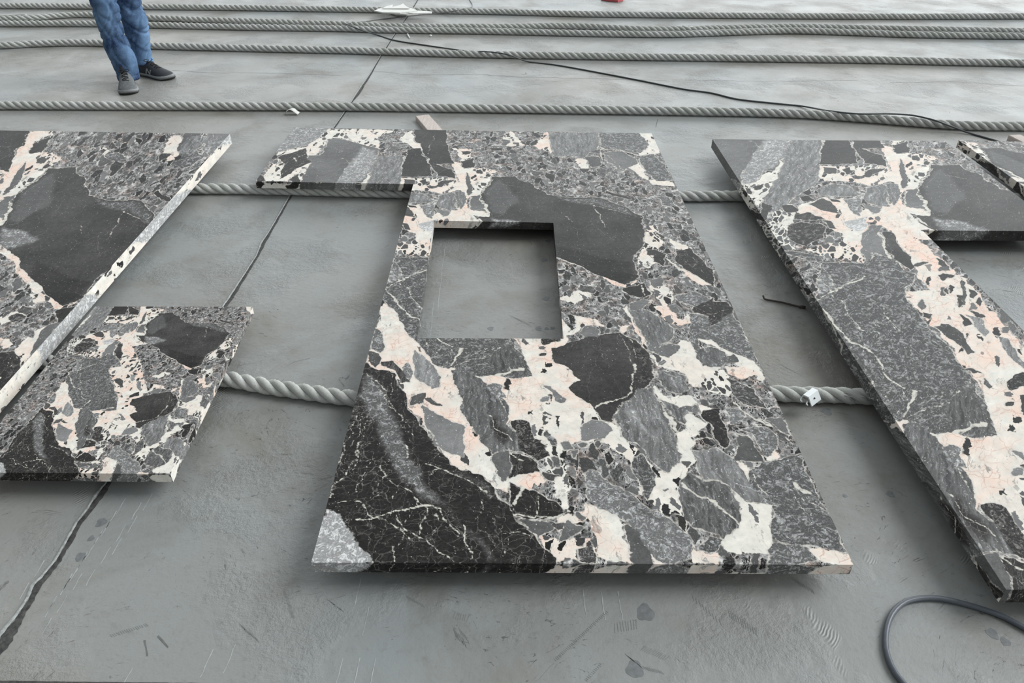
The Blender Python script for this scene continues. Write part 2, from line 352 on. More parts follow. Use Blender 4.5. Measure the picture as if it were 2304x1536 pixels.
# fragments: outline, tone 0 black .. 1 white, type (0 plain with specks, 1 crackled, 2 dark with crossing veins, 3 streaked)
FRAG = [
 ('5:475,480 600,545 690,600 760,720 820,850 900,950 970,1050 1050,1150 1130,1240 1200,1330 1300,1350 1400,1400|7:1560,300 1640,390 1690,480 1790,560 1850,640 1950,740 2080,860 2180,960 2240,1060 0,1060 60,800 250,300|5:230,1200 370,800', .05, 2),
 ('7:60,1030 130,700 220,560 300,600 400,740 480,850 620,1030', .62, 1),
 ('5:505,385 600,400 605,440 585,520 490,470', .22, 0), ('5:600,470 680,460 720,520 830,640 760,650 690,570 620,510', .16, 3),
 ('5:800,490 850,550 850,600 820,630 780,590 760,530', .42, 1), ('5:860,390 950,430 1060,560 1080,600 1070,670 1000,680 900,640 870,560 855,470', .48, 3),
 ('5:820,760 950,705 965,740 940,780 830,835', .25, 0), ('5:960,750 1030,740 1075,830 1000,790', .25, 0),
 ('5:930,800 1000,840 1060,910 1265,1000 1255,1240 1150,1200 1060,1150 1000,1030 945,930', .44, 0),
 ('5:1175,540 1270,530 1400,620 1500,720 1610,830 1600,960 1700,1080 1750,1200 1690,1210 1620,1190 1480,1200 1380,1060 1300,1000 1250,880 1220,700', .28, 3),
 ('5:1470,650 1540,660 1580,760 1530,770 1480,700', .42, 1), ('5:1490,1210 1620,1195 1640,1300 1600,1440 1560,1450 1510,1350', .3, 0),
 ('5:1640,1230 1740,1230 1840,1290 1900,1380 1700,1400 1610,1420 1650,1330', .08, 2),
 ('5:560,200 640,340 610,400 520,370 530,300', .35, 1),
 ('5:1640,950 1760,960 1900,1120 1960,1240 1860,1290 1740,1180', .1, 1),
 ('a:560,900 620,930 760,980 930,990 1150,1000 1230,940 1380,960 1440,1040 1530,1060 1500,1130 1440,1190 1520,1310 1640,1464|b:1380,100 1500,250 1560,330 1650,450 1710,510 1760,620 1850,760 1930,900 1950,990 1880,990 1750,1010 1620,980 1480,990 1440,1010 1330,940 1260,870|5:1060,520 1000,460 960,380 830,280 770,200 720,90 650,0|3:1080,1440 1140,1200 1190,1060', .27, 1),
 ('6:150,370 400,290 700,240 935,385 970,520 990,620 900,700 740,780 640,870 610,950 555,930 450,830 280,690 385,630 330,560 200,480', .13, 0),
 ('6:740,790 840,710 985,700 1060,880 1140,1080 1190,1200 1195,1280 1080,1350 900,1200 740,1090 645,970 625,905', .36, 3),
 ('6:390,1000 450,930 560,945 620,1020 560,1100 400,1100', .44, 0), ('6:780,30 850,30 930,60 1140,220 1100,300 990,385 940,380 870,230 800,90', .33, 3),
 ('6:960,390 1100,330 1160,350 1100,440 1040,430', .36, 0), ('6:360,235 450,185 510,240 490,280 400,280', .38, 0),
 ('6:1290,-10 1560,-10 1610,60 1530,140 1420,200 1420,110 1290,90', .05, 2),
 ('6:1270,100 1420,130 1440,200 1600,80 1690,200 1810,510 1700,440 1480,350 1400,280 1305,290 1360,480 1340,520 1240,300', .33, 1),
 ('6:1300,370 1400,340 1530,400 1560,480 1500,520 1380,520 1320,430', .3, 3), ('6:1560,440 1600,410 1660,490 1560,490', .32, 0),
 ('6:1010,570 1150,560 1220,620 1240,700 1180,735 1090,705 1040,650', .33, 3), ('6:1010,480 1040,455 1075,475 1060,510 1020,505', .35, 0),
 ('6:1040,770 1150,835 1300,800 1320,870 1240,860 1220,980 1150,950 1080,850', .33, 3),
 ('6:1345,860 1470,860 1460,940 1540,1030 1560,1150 1530,1180 1460,1120 1430,1010 1360,940', .05, 2),
 ('6:1530,870 1650,830 1700,900 1650,980 1580,990', .42, 1), ('6:1630,1060 1700,1080 1870,1270 1610,1280 1640,1150', .26, 0),
 ('6:1680,1030 1870,1000 1950,1050 1980,1150 1880,1230 1760,1090', .36, 1), ('6:1830,950 1990,920 2060,1050 1950,1000', .35, 0),
 ('6:1560,620 1650,640 1800,700 1880,860 1700,820 1600,730', .2, 1),
 ('6:150,1250 190,1240 250,1280 230,1330 170,1310', .35, 0), ('6:230,1130 290,1100 320,1160 260,1190', .4, 0), ('6:480,1120 520,1110 540,1150 500,1180', .3, 0),
 ('6:370,1120 430,1110 430,1160 380,1150', .38, 0), ('6:330,1190 370,1180 360,1260 330,1250', .35, 0), ('6:570,1230 620,1210 640,1290 600,1320', .12, 0),
 ('6:90,1380 230,1380 110,1440', .2, 0), ('6:60,760 120,760 120,790 60,800', .42, 0), ('6:90,660 150,670 200,740 270,790 240,830 160,760', .4, 0),
 ('6:100,1020 160,1060 210,1120 190,1160 140,1160 120,1090', .3, 1),
 ('8:1020,40 1200,40 1330,120 1420,260 1560,400 1650,440 1480,430 1380,400 1300,340 1200,270 1120,260 1060,150', .4, 3),
 ('8:1430,200 1560,120 1800,60 1960,400 2150,790 1960,765 1800,730 1580,690 1595,450 1660,440 1540,400 1440,280', .3, 1),
 ('8:1575,705 1800,735 1890,780 1960,890 1560,890 1545,760', .34, 1),
 ('8:940,250 1000,190 1120,280 1200,280 1300,360 1370,480 1340,560 1240,720 1210,690 1100,640 960,540 900,400 930,300', .27, 3),
 ('8:1060,740 1130,690 1210,720 1200,780 1170,800 1080,780', .28, 1),
 ('8:210,220 270,200 400,280 560,380 700,470 860,560 1000,660 1010,840 900,880 760,850 620,680 480,560 300,450 230,370', .42, 1),
 ('8:580,130 640,80 720,150 760,220 740,290 680,380 620,290 590,200', .26, 1), ('8:500,600 600,640 700,780 760,885 580,885 550,760', .28, 0),
 ('8:50,650 70,570 110,550 150,600 210,620 140,700 70,720', .32, 0), ('8:0,545 60,565 20,620 0,620', .22, 0),
 ('8:860,510 960,540 990,640 930,600', .08, 0), ('8:140,500 230,540 200,570 160,560', .3, 0), ('8:170,790 240,720 330,860 320,885 180,885', .2, 1),
 ('7:1780,330 1900,375 2000,390 2200,480 2250,560 2120,620 1950,640 1830,600 1760,520', .06, 2), ('7:1900,655 2200,650 2120,760 2060,800 1960,740', .32, 0),
 ('7:1640,70 1780,60 1800,180 1750,320 1700,300 1650,180', .3, 0),
 ('7:2170,110 2260,120 2250,190 2190,180', .32, 0), ('7:2130,640 2260,650 2240,720 2160,690', .22, 0),
 ('4:1840,1050 1960,1030 2080,1130 2160,1200 2160,1330 2060,1280 1950,1210 1860,1130', .06, 2), ('4:2000,1480 2143,1420 2143,1560 2000,1560', .08, 2),
 ('4:1440,1360 1600,1310 1660,1390 1600,1420 1500,1420 1440,1390', .08, 0), ('4:1640,1280 1750,1260 1760,1330 1680,1350', .38, 0),
 ('4:1850,1410 2020,1380 2110,1440 2000,1500 1880,1460', .36, 1), ('4:1490,1480 1600,1430 1670,1440 1620,1500 1520,1530', .38, 0),
 ('4:1240,100 1560,100 1640,200 1580,270 1500,260 1380,230 1260,220', .3, 1), ('4:830,100 1230,100 1240,210 1130,300 900,290 860,200', .38, 3),
 ('4:1560,290 1670,270 1750,350 1830,480 1700,490 1630,440 1580,350', .28, 1), ('4:1290,260 1440,255 1540,310 1550,350 1470,390 1430,410 1310,330', .38, 0),
 ('4:1215,390 1260,365 1340,380 1355,410 1270,460 1220,440', .26, 1), ('4:1130,300 1240,300 1260,350 1180,380 1140,350', .26, 0), ('4:1160,260 1240,230 1250,275', .24, 0),
 ('4:380,230 480,225 470,245 390,245', .08, 0), ('4:680,200 730,150 740,190 690,215', .1, 0), ('4:470,150 530,160 510,205 460,200', .28, 0), ('4:540,180 600,180 610,195 550,195', .2, 0),
 ('4:810,420 905,435 880,510 840,470', .1, 0), ('4:690,390 740,410 790,415 740,450 700,430', .25, 0), ('4:1290,570 1505,630 1480,640 1290,590', .08, 0), ('4:1080,385 1160,390 1110,430', .2, 0),
 ('4:1690,1050 1690,1130 1760,1170 1770,1080', .08, 0), ('4:1710,900 1760,930 1730,950', .1, 0), ('4:1640,1050 1700,1040 1760,1080 1650,1080', .12, 0),
 ('4:960,1150 1010,1200 980,1200', .1, 0), ('4:1090,1230 1130,1220 1110,1260', .1, 0), ('4:1080,1310 1200,1330 1190,1400 1090,1360', .2, 3),
 ('4:1810,680 1860,690 1880,740 1830,720', .08, 0), ('4:1700,620 1800,620 1860,700 1760,680', .32, 1),
 ('3:340,50 650,60 560,150 470,200 210,262 230,200', .48, 1), ('3:230,300 350,260 460,220 470,300 520,310 500,340 380,400 240,480 260,410 300,350', .05, 2),
 ('3:40,440 120,450 130,480 60,500', .06, 0), ('3:330,480 400,430 410,500 370,500', .12, 0),
 ('3:590,270 650,150 720,150 1050,230 1000,400 900,500 405,500 500,360', .33, 0), ('3:1010,500 1100,360 1160,370 1210,430 1200,500', .44, 0),
 ('3:1270,230 1370,225 1400,290 1470,370 1480,450 1215,460 1240,330', .05, 0), ('3:1315,70 1580,70 1620,290 1630,345 1560,345 1510,350 1560,375 1620,400 1670,470 1530,450 1500,400 1450,330 1390,240 1380,190 1330,160', .07, 0),
 ('3:1705,330 1800,300 1805,385 1715,385', .05, 0), ('3:1700,250 1780,255 1770,275 1710,280', .08, 0), ('3:1690,140 1760,190 1800,180 1850,230 1760,220', .3, 1),
 ('a:70,90 470,90 340,250 270,340 280,435 180,350', .35, 0), ('a:475,90 640,90 600,200 560,260 450,330 400,400 300,430 275,360 340,260', .52, 1),
 ('a:645,100 850,100 830,290 820,400 750,470 650,520 560,600 460,640 410,700 480,480 540,380 600,230', .38, 3),
 ('a:430,560 500,590 450,680 400,720', .1, 0), ('a:330,450 370,455 360,500 330,490', .12, 0), ('a:390,440 450,420 440,460 400,475', .12, 0),
 ('a:1425,245 1450,290 1475,430 1440,465 1410,400 1405,300', .3, 0), ('a:1510,225 1560,222 1565,260 1500,250', .14, 0), ('a:1590,260 1640,270 1650,290 1600,288', .1, 0),
 ('a:860,310 950,310 960,350 880,350', .2, 0), ('a:1010,320 1060,300 1090,330 1040,352', .1, 0), ('a:1170,330 1300,308 1240,350 1190,380 1130,370', .14, 0), ('a:1060,355 1160,375 1110,395', .2, 3),
 ('a:830,480 900,425 1010,430 1080,470 1140,500 1100,520 960,520 840,510', .38, 3), ('a:1150,530 1190,460 1260,425 1310,450 1335,540 1340,590 1280,580 1180,555', .38, 3),
 ('a:1290,425 1395,425 1425,525 1360,580 1345,520', .36, 3), ('a:1460,470 1540,460 1590,510 1600,610 1470,590 1458,530', .34, 0), ('a:1150,560 1270,592 1220,645', .38, 0),
 ('a:1020,540 1120,530 1140,590 1110,655 1060,600', .42, 1), ('a:760,570 870,530 920,545 980,600 975,640 860,610', .2, 0), ('a:690,520 760,510 810,545 730,552', .1, 0),
 ('a:560,580 640,570 690,600 600,625', .14, 0), ('a:640,640 760,622 850,660 860,682 720,682 640,675', .1, 3),
 ('a:600,720 720,700 830,710 890,740 870,810 760,870 680,850 610,800', .07, 1), ('a:850,690 920,700 975,742 930,747', .16, 0), ('a:915,530 985,545 990,562 940,550', .1, 0),
 ('a:1020,690 1160,660 1165,720 1100,765 1050,740', .7, 1), ('a:1140,780 1190,720 1280,720 1250,770 1270,830 1310,900 1340,950 1230,930 1160,1000 1140,900', .38, 0),
 ('a:1290,775 1350,775 1440,890 1530,1000 1490,1030 1380,960 1330,900', .15, 0), ('a:1560,985 1640,985 1560,1010 1530,1000', .25, 0),
 ('a:1690,960 1740,990 1750,1030 1690,1010', .15, 0), ('a:1680,1040 1760,1010 1780,1040 1700,1060', .3, 0), ('a:1690,1085 1760,1070 1800,1080 1720,1120', .12, 0),
 ('a:1830,1110 1880,1140 1870,1280 1850,1280', .2, 0), ('a:1800,1210 1840,1220 1840,1310 1810,1300', .12, 0), ('a:1890,1180 1940,1190 1930,1240 1900,1230', .1, 0), ('a:1960,1230 2010,1260 1980,1290 1945,1260', .1, 0),
 ('a:1545,1290 1600,1260 1620,1300 1580,1340', .34, 0), ('a:1600,1350 1660,1360 1650,1385 1600,1385', .15, 0), ('a:1750,1160 1760,1220 1740,1200', .1, 0), ('a:1920,1320 2000,1350 2040,1380 1960,1370', .14, 0), ('a:2030,1300 2100,1350 2060,1340', .12, 0),
 ('b:1445,120 1510,85 1580,105 1660,200 1750,330 1690,345 1600,260', .2, 0), ('b:1640,20 1680,30 1740,110 1690,130 1650,90', .1, 0), ('b:1700,20 1800,50 1900,180 1850,230 1760,120', .45, 3),
 ('b:1930,210 2060,230 2160,400 2158,460 2000,300', .4, 3), ('b:2010,560 2160,470 2200,580 2030,640', .07, 1), ('b:1820,540 1920,600 1880,630 1830,590', .25, 0), ('b:2000,735 2090,740 2085,770 2010,765', .14, 0),
 ('b:1680,170 1720,190 1690,220', .15, 0), ('b:1480,1080 1570,1100 1590,1180 1640,1290 1580,1270 1500,1150', .4, 1), ('b:1660,450 1720,455 1800,510 1730,500', .15, 0),
 # the big dark fragment
 ('4:400,455 560,455 700,520 830,600 1000,620 1180,620 1300,650 1480,700 1600,785 1612,930 1590,1010 1530,1130 1570,1220 1565,1265 1440,1325|s:1400,540 1300,480 1240,430 1190,410 1080,345|a:1720,790 1700,765 1600,700 1510,652 1640,655 1620,600 1590,520 1545,460 1580,400 1670,290', .14, 0),
]
# shading-free changes of stone colour inside a fragment: outline, tone, type
INLAY = [
 ('M:815,835 835,835 870,885 900,950 925,1010 960,1080 1010,1140 1060,1190 1110,1240 1130,1270 1095,1270 1060,1215 1000,1145 935,1120 905,1085 865,1030 850,990 825,935 800,895', .33, 1),
 ('7:1140,200 1260,190 1450,240 1560,310 1640,410 1690,500 1600,470 1450,330 1300,260 1160,240', .22, 1),
 ('5:1430,900 1530,900 1620,1020 1640,1100 1570,1170 1500,1080', .05, 2), ('3:800,350 900,200 1030,240 1020,400 900,490 780,490', .52, 1),
 ('6:830,310 935,385 970,520 990,620 900,700 830,660 850,500 760,380 700,250', .08, 1),
 ('6:700,860 800,830 900,980 1100,1200 1180,1240 1000,1130 860,1030', .62, 1),
 ('4:880,990 1080,1040 1300,1110 1500,1130 1560,1220 1570,1260 1440,1325 1200,1260 900,1110', .03, 0),
 ('4:850,600 1000,620 1180,620 1300,650 1480,700 1600,785 1400,735 1190,690 1000,670', .27, 1),
 ('a:1640,655 1760,670 1900,690 2060,750 2000,790 1800,840 1700,765', .42, 1), ('a:1560,430 1700,300 1800,380 1900,520 1760,640 1640,640 1600,520', .27, 0),
 ('b:1480,770 1640,610 1760,620 1930,900 1940,980 1760,1000 1560,990', .24, 3),
 ('a:700,1050 900,1050 980,1180 840,1250', .42, 1),
 ('8:300,280 560,400 700,480 820,560 700,560 480,430', .26, 1),
]
# thin white veins: points, half width in mm
VEIN = [
 ('a:1215,930 1190,1000 1100,1080 1010,1160 940,1200 860,1250 790,1300', 3.5), ('a:650,1100 740,1180 820,1265 900,1360 960,1464|b:560,0 640,130 760,240 900,320 960,370 1030,500 1100,560 1220,610', 4.5),
 ('b:1280,620 1290,680 1250,760 1230,850', 6), ('b:1715,510 1690,570 1640,610 1580,680 1480,770 1400,790 1260,860', 3.5), ('b:1610,975 1700,950 1850,890', 7),
 ('b:1040,40 1100,80 1150,110 1200,190', 3.5), ('b:1400,730 1460,690 1500,650', 4), ('b:1720,870 1740,915', 4), ('a:850,1000 920,1090 960,1200', 3), ('a:1320,1290 1310,1370 1380,1420 1400,1464', 3.5),
 ('a:1265,770 1300,850 1330,920 1350,960', 7), ('a:1275,990 1280,1150', 4), ('a:700,940 780,1000 830,1040', 3.5), ('a:1380,970 1430,1010 1440,1040', 4), ('b:1140,590 1130,640 1080,690', 2.5),
 ('a:1300,440 1325,480 1340,560', 4), ('a:1455,480 1465,590', 4), ('a:1590,510 1605,560 1615,640', 8), ('a:690,310 740,360 770,375', 3), ('a:1540,460 1545,500 1590,515', 5),
 ('6:690,260 730,330 760,380 800,460 812,505', 3), ('6:805,480 825,520 835,560', 6), ('6:835,560 815,600 822,650', 5), ('6:822,650 790,700 740,740 690,770 620,790 560,810 470,830', 5),
 ('6:730,250 790,340 830,450', 2), ('6:840,710 800,750 730,780 660,840 620,920', 3.5), ('6:740,780 680,840 640,900 640,960 690,1040', 2.5), ('6:1060,880 1120,960 1150,1040', 8),
 ('5:1420,905 1500,950 1530,1010 1620,1080 1660,1150 1700,1220', 3.5), ('5:1480,1205 1540,1190 1620,1190 1660,1240 1740,1280', 4), ('5:1560,590 1640,560 1740,535', 6), ('5:1480,440 1560,370 1650,300', 2.5),
 ('5:1520,760 1560,830 1600,880', 3), ('5:1100,520 1160,440 1180,370', 3.5), ('5:1290,470 1340,370 1330,320', 3.5), ('5:1300,490 1380,460 1480,430', 3), ('5:950,310 1000,400', 3), ('5:1420,410 1460,370', 3.5), ('5:570,140 600,200 630,250', 5),
 ('8:950,270 1050,370 1150,420 1240,500 1320,570', 6), ('8:1780,330 1850,420 1950,450 2050,520', 4), ('8:1740,330 1800,430 1870,500', 4), ('8:1460,200 1520,320 1600,430', 3), ('8:1800,300 1830,340 1890,360', 12), ('8:1560,700 1600,780 1600,860', 3),
 ('6:1640,1040 1720,1090 1800,1190 1870,1260', 2.5), ('6:1780,940 1900,960 2000,1030 2080,1120', 4), ('6:1600,800 1700,880 1800,960 1900,990', 5), ('6:1580,1010 1640,1000 1720,1000 1850,980', 4), ('6:1290,1110 1350,1090 1430,1110', 5),
 ('4:1190,685 1240,760 1280,860', 4), ('4:950,730 1030,820', 1.5), ('4:1180,690 1300,710 1440,740 1600,790', 2), ('4:1240,215 1280,235 1380,238 1500,265 1580,290 1640,280 1680,255', 6), ('4:1310,280 1380,340 1440,400', 3), ('4:1270,330 1260,260', 6), ('4:1580,350 1620,420 1690,490', 4),
 ('4:1800,1120 1900,1200 2000,1260 2143,1320', 8), ('4:1530,1130 1600,1120', 4), ('4:1590,1330 1610,1400', 5), ('4:320,650 345,700 358,775', 8), ('4:290,600 340,540 400,480', 5), ('4:460,520 600,540', 2), ('4:240,560 300,620', 4),
 ('3:1130,1200 1190,1260 1250,1340 1310,1420 1380,1500', 4), ('3:1100,1365 1180,1320 1250,1270 1340,1230 1445,1185', 5), ('3:1500,110 1470,180 1440,280', 2.5), ('3:300,350 400,290 480,270', 3), ('3:260,440 340,390 450,350 500,330', 2.5), ('3:360,300 395,330', 7), ('3:740,300 800,340 860,370', 2.5),
 ('7:460,660 620,640 700,610 850,600 950,550 1060,520 1130,515', 4.5), ('7:960,450 1030,500 1120,515 1190,550 1250,650 1330,720 1370,800', 3.5), ('7:660,640 760,690 880,720 940,790', 3), ('7:820,640 900,700 1000,770 1100,850 1210,910 1300,1020', 3.5),
 ('7:1400,650 1410,750 1440,900 1455,1015', 4), ('7:250,510 340,490 420,490 520,510 600,620', 3.5), ('7:460,40 420,140 340,260 280,360 240,460', 3), ('7:640,160 700,240 780,320 860,370 960,450', 3), ('7:560,500 640,340 720,240', 2.5),
 ('7:480,0 440,200', 2), ('7:600,60 520,240 440,400', 2), ('7:830,370 780,500', 2), ('7:1190,170 1120,230 1100,280', 4), ('7:1730,760 1820,740 1900,750 1970,800', 3), ('7:1160,590 1180,640', 5), ('7:1000,500 940,620 900,760 820,880 800,1000', 2),
 ('7:1905,370 1870,440 1780,520', 7), ('7:1840,440 1815,560', 4), ('7:2045,430 2045,620', 4), ('7:1960,520 1990,600', 2.5), ('7:1830,600 2000,620 2150,600 2304,560', 5), ('7:1100,540 1060,700 980,900', 2), ('7:1550,460 1500,640', 2), ('7:1790,760 1740,1000', 2),
 ('5:640,560 680,700 640,840 600,900', 2), ('5:480,560 560,700 700,860 860,1000', 2), ('5:540,620 700,840 860,1080', 1.6), ('5:420,880 380,1000 300,1180 250,1300', 2.2), ('5:460,900 420,1040 330,1200', 1.8), ('5:500,920 440,1100 400,1240 370,1380', 1.8), ('5:560,860 610,760 640,660', 2),
 ('5:970,1300 1120,1330 1300,1440 1440,1536', 3), ('5:800,1150 830,1240', 5), ('5:1000,1040 1100,1180', 2),
 ('6:1290,40 1420,90 1560,60', 2), ('6:1450,0 1470,80 1430,150', 2), ('4:2070,1500 2143,1440', 2), ('4:1980,1080 2040,1180 2100,1230', 2),
]
def sdf(pts, poly):
    """signed distance of points to a closed outline, positive inside"""
    n = len(poly); d2 = np.full(len(pts), 1e9); ins = np.zeros(len(pts), bool)
    for i in range(n):
        a, b = poly[i], poly[(i+1) % n]; e = b-a; w_ = pts-a
        t = np.clip((w_ @ e)/max(e @ e, 1e-12), 0, 1); q = w_ - t[:, None]*e; d2 = np.minimum(d2, (q*q).sum(1))
        c = (a[1] > pts[:, 1]) != (b[1] > pts[:, 1])
        with np.errstate(divide='ignore', invalid='ignore'):
            xi = (b[0]-a[0])*(pts[:, 1]-a[1])/(b[1]-a[1] + 1e-15) + a[0]
        ins ^= c & (pts[:, 0] < xi)
    d = np.sqrt(d2); return np.where(ins, d, -d)
def pdist(pts, line):
    d2 = np.full(len(pts), 1e9)
    for a, b in zip(line, line[1:]):
        e = b-a; w_ = pts-a; t = np.clip((w_ @ e)/max(e @ e, 1e-12), 0, 1); q = w_ - t[:, None]*e; d2 = np.minimum(d2, (q*q).sum(1))
    return np.sqrt(d2)
CM = [(canon(seg(s)), p, c) for s, p, c in MATRIX]
CF = [(canon(seg(s)), t, k) for s, t, k in FRAG]
CML = [(canon(seg(s)), p, c) for s, p, c in MATRIX_L]
CFL = [(canon(seg(s)), t, k) for s, t, k in FRAG_L]
CI = [(canon(seg(s)), t, k) for s, t, k in INLAY]
CV = [(canon(seg(s)), wd/1000) for s, wd in VEIN]
def wobble(p):
    """natural unevenness of the stone's outlines"""
    rnd = np.random.RandomState(5); q = p.copy()
    for wl, am in ((.30, .006), (.13, .0042), (.06, .0028), (.028, .0018), (.014, .0011)):
        for k in range(4):
            a = rnd.uniform(0, 2*np.pi); f = 2*np.pi/(wl*rnd.uniform(.75, 1.3)); ph = rnd.uniform(0, 6.28); b_ = rnd.uniform(0, 2*np.pi)
            s_ = np.sin((q[:, 0]*np.cos(a) + q[:, 1]*np.sin(a))*f + ph)*am*.62
            q = q + s_[:, None]*np.array([np.cos(b_), np.sin(b_)])
    return q
def fields(p, left=False):
    p = wobble(p)
    N = len(p); MAR = .05
    df = np.full(N, -MAR); dm = np.full(N, -MAR); dv = np.full(N, -.03)
    tone = np.full(N, .3); ty = np.zeros((N, 3)); pink = np.full(N, .25); chip = np.full(N, .4)
    def sub(poly, m):
        lo, hi = poly.min(0)-m, poly.max(0)+m
        return np.nonzero((p[:, 0] > lo[0]) & (p[:, 0] < hi[0]) & (p[:, 1] > lo[1]) & (p[:, 1] < hi[1]))[0]
    for poly, pk, ch in CM + (CML if left else []):
        ix = sub(poly, MAR)
        if not len(ix): continue
        d = sdf(p[ix], poly); k = d > dm[ix]; j = ix[k]
        dm[j] = d[k]; wgt = d[k] > -.01
        pink[j[wgt]] = pk; chip[j[wgt]] = ch
    best = np.full(N, -MAR)
    for poly, tn, k in CF + (CFL if left else []):
        ix = sub(poly, MAR)
        if not len(ix): continue
        d = sdf(p[ix], poly)
        own = (d > 0) | (d > best[ix]) & (best[ix] < 0)
        j = ix[own]; tone[j] = tn; ty[j] = 0
        if k: ty[j, k-1] = 1
        best[ix] = np.maximum(d, np.minimum(best[ix], -d)) * (1) if False else np.where(d > 0, d, np.where(best[ix] > 0, np.minimum(best[ix], -d), np.maximum(best[ix], d)))
    df = best
    for poly, tn, k in CI:
        ix = sub(poly, .02)
        if not len(ix): continue
        d = sdf(p[ix], poly); j = ix[(d > 0) & (df[ix] > 0)]
        f_ = np.clip(d[(d > 0) & (df[ix] > 0)]/.02, 0, 1)
        tone[j] += (tn-tone[j])*f_; tgt = np.zeros(3)
        if k: tgt[k-1] = 1
        ty[j] += (tgt-ty[j])*f_[:, None]
    for line, wd in CV:
        lo, hi = line.min(0)-.03, line.max(0)+.03
        ix = np.nonzero((p[:, 0] > lo[0]) & (p[:, 0] < hi[0]) & (p[:, 1] > lo[1]) & (p[:, 1] < hi[1]))[0]
        if not len(ix): continue
        dv[ix] = np.maximum(dv[ix], (wd*.56 if wd > .0042 else wd*.36) - pdist(p[ix], line))
    return df, dm, dv, tone, ty, pink, chip

def marble_material():
    g = NT('breccia_marble')
    uv = g.attr('stone_uv', 'Vector'); df = g.attr('df'); dm = g.attr('dm'); dv = g.attr('dv')
    A = g.sep(g.attr('mixa', 'Color')); B = g.sep(g.attr('mixb', 'Color'))
    tone, pink, chip = A[0], A[1], A[2]; t1, t2, t3 = B[0], B[1], B[2]
    nz = lambda sc, d=4, r=.6, di=0., v=uv: g.noise(v, sc, d, r, di)
    w1 = g.noise(uv, 9, 4, .6, 0, 1); w2 = g.noise(uv, 55, 4, .6, 0, 1)
    wc = g.vmath('ADD', uv, g.vmath('SCALE', g.vmath('SUBTRACT', w1, (.5, .5, .5)), .05))
    wc = g.vmath('ADD', wc, g.vmath('SCALE', g.vmath('SUBTRACT', w2, (.5, .5, .5)), .014))
    el = g.mapv(wc, scale=(1.0, .42, 1), rot=(0, 0, math.radians(-38)))
    rag = g.add(g.mul(g.add(nz(28, 8, .75), -.5), .034), g.mul(g.add(nz(140, 4, .7), -.5), .007))                       # ragged outlines
    n_hi = nz(160, 5, .7); n_mid = nz(40, 6, .65); n_lo = nz(7, 4, .6)
    # --- base breccia: two sizes of angular chips in a pale cement
    e1 = g.vor(el, 40, 'DISTANCE_TO_EDGE'); c1 = g.sep(g.vor(el, 40, 'F1', 'Color'))
    e2 = g.vor(el, 150, 'DISTANCE_TO_EDGE'); c2 = g.sep(g.vor(el, 150, 'F1', 'Color'))
    big = g.rng(c1[1], .55, .59)                                       # some large cells stay whole
    wv = g.rng(nz(11, 5, .65), .45, .68, 0, .11)
    e1 = g.math('SUBTRACT', e1, wv); e2 = g.math('SUBTRACT', e2, g.mul(wv, .8))
    edge = g.math('MINIMUM', g.rng(e1, .015, .05), g.math('MAXIMUM', big, g.rng(e2, .03, .13)))
    edge = g.mul(edge, g.rng(g.add(n_hi, g.mul(n_mid, .5)), .60, .70))
    tn = g.add(g.mul(g.math('POWER', c1[0], 1.5), g.mul(big, .46)), g.mul(g.math('SUBTRACT', 1, big), g.mul(g.math('POWER', c2[0], 1.7), .58)))
    tn = g.add(tn, g.rng(n_hi, .3, .7, -.10, .10))
    cem = g.rng(n_mid, .38, .62, .28, .90)
    lv = g.add(g.mul(tn, edge), g.mul(cem, g.math('SUBTRACT', 1, edge)))
    tog = lambda v: g.math('POWER', g.add(g.mul(v, .78), .115), 2.25)
    warm = g.mix(g.rng(nz(14, 3), .5, .66), (1, .98, .95, 1), (1.0, .80, .70, 1))
    brec = g.mix(1.0, g.grey(tog(lv)), g.mix(edge, warm, (1., 1, .99, 1)), 'MULTIPLY')
    # --- calcite matrix
    st = g.mapv(wc, scale=(1, .13, 1), rot=(0, 0, math.radians(-32))); strk0 = g.noise(g.mapv(wc, scale=(1, .35, 1), rot=(0, 0, math.radians(-38))), 48, 6, .72, .8)
    cw = g.mix(g.rng(nz(25, 6, .7), .35, .7), srgb(232, 228, 219), srgb(200, 200, 192))
    pk = g.mul(pink, g.rng(nz(6, 5, .65), .38, .62))
    cw = g.mix(g.math('MINIMUM', g.mul(pk, .85), 1), cw, srgb(234, 200, 182))
    ve = g.vor(wc, 26, 'DISTANCE_TO_EDGE')
    cw = g.mix(g.mul(g.rng(ve, .035, .0), g.mul(pink, g.rng(nz(12), .4, .6, 0, .7))), cw, srgb(178, 118, 98))
    gw = g.mul(g.rng(strk0, .57, .63), g.rng(nz(9, 5, .65), .44, .56, 0, .75)); cw = g.mix(gw, cw, srgb(120, 122, 120))
    ce = g.vor(el, 46, 'DISTANCE_TO_EDGE'); cc = g.sep(g.vor(el, 46, 'F1', 'Color'))
    cm = g.mul(g.rng(g.math('SUBTRACT', chip, cc[0]), -.01, .01), g.rng(g.add(ce, g.mul(g.add(n_hi, -.5), .12)), .07, .10))
    cw = g.mix(cm, cw, g.grey(tog(g.add(g.mul(cc[1], .4), g.rng(n_hi, .3, .7, -.03, .08)))))
    # --- fragments
    st = g.mapv(wc, scale=(1, .13, 1), rot=(0, 0, math.radians(-32)))
    strk = g.noise(st, 75, 6, .7, .4)
    crk = g.noise(wc, 55, 9, .78, 1.2); rid = g.math('ABSOLUTE', g.add(crk, -.5))
    grain = nz(230, 4, .8); f0 = g.add(g.add(tone, g.rng(nz(4.5, 5, .65), .35, .65, -.05, .07)), g.add(g.rng(nz(50, 7, .8), .3, .7, -.07, .07), g.rng(grain, .3, .7, -.06, .07)))
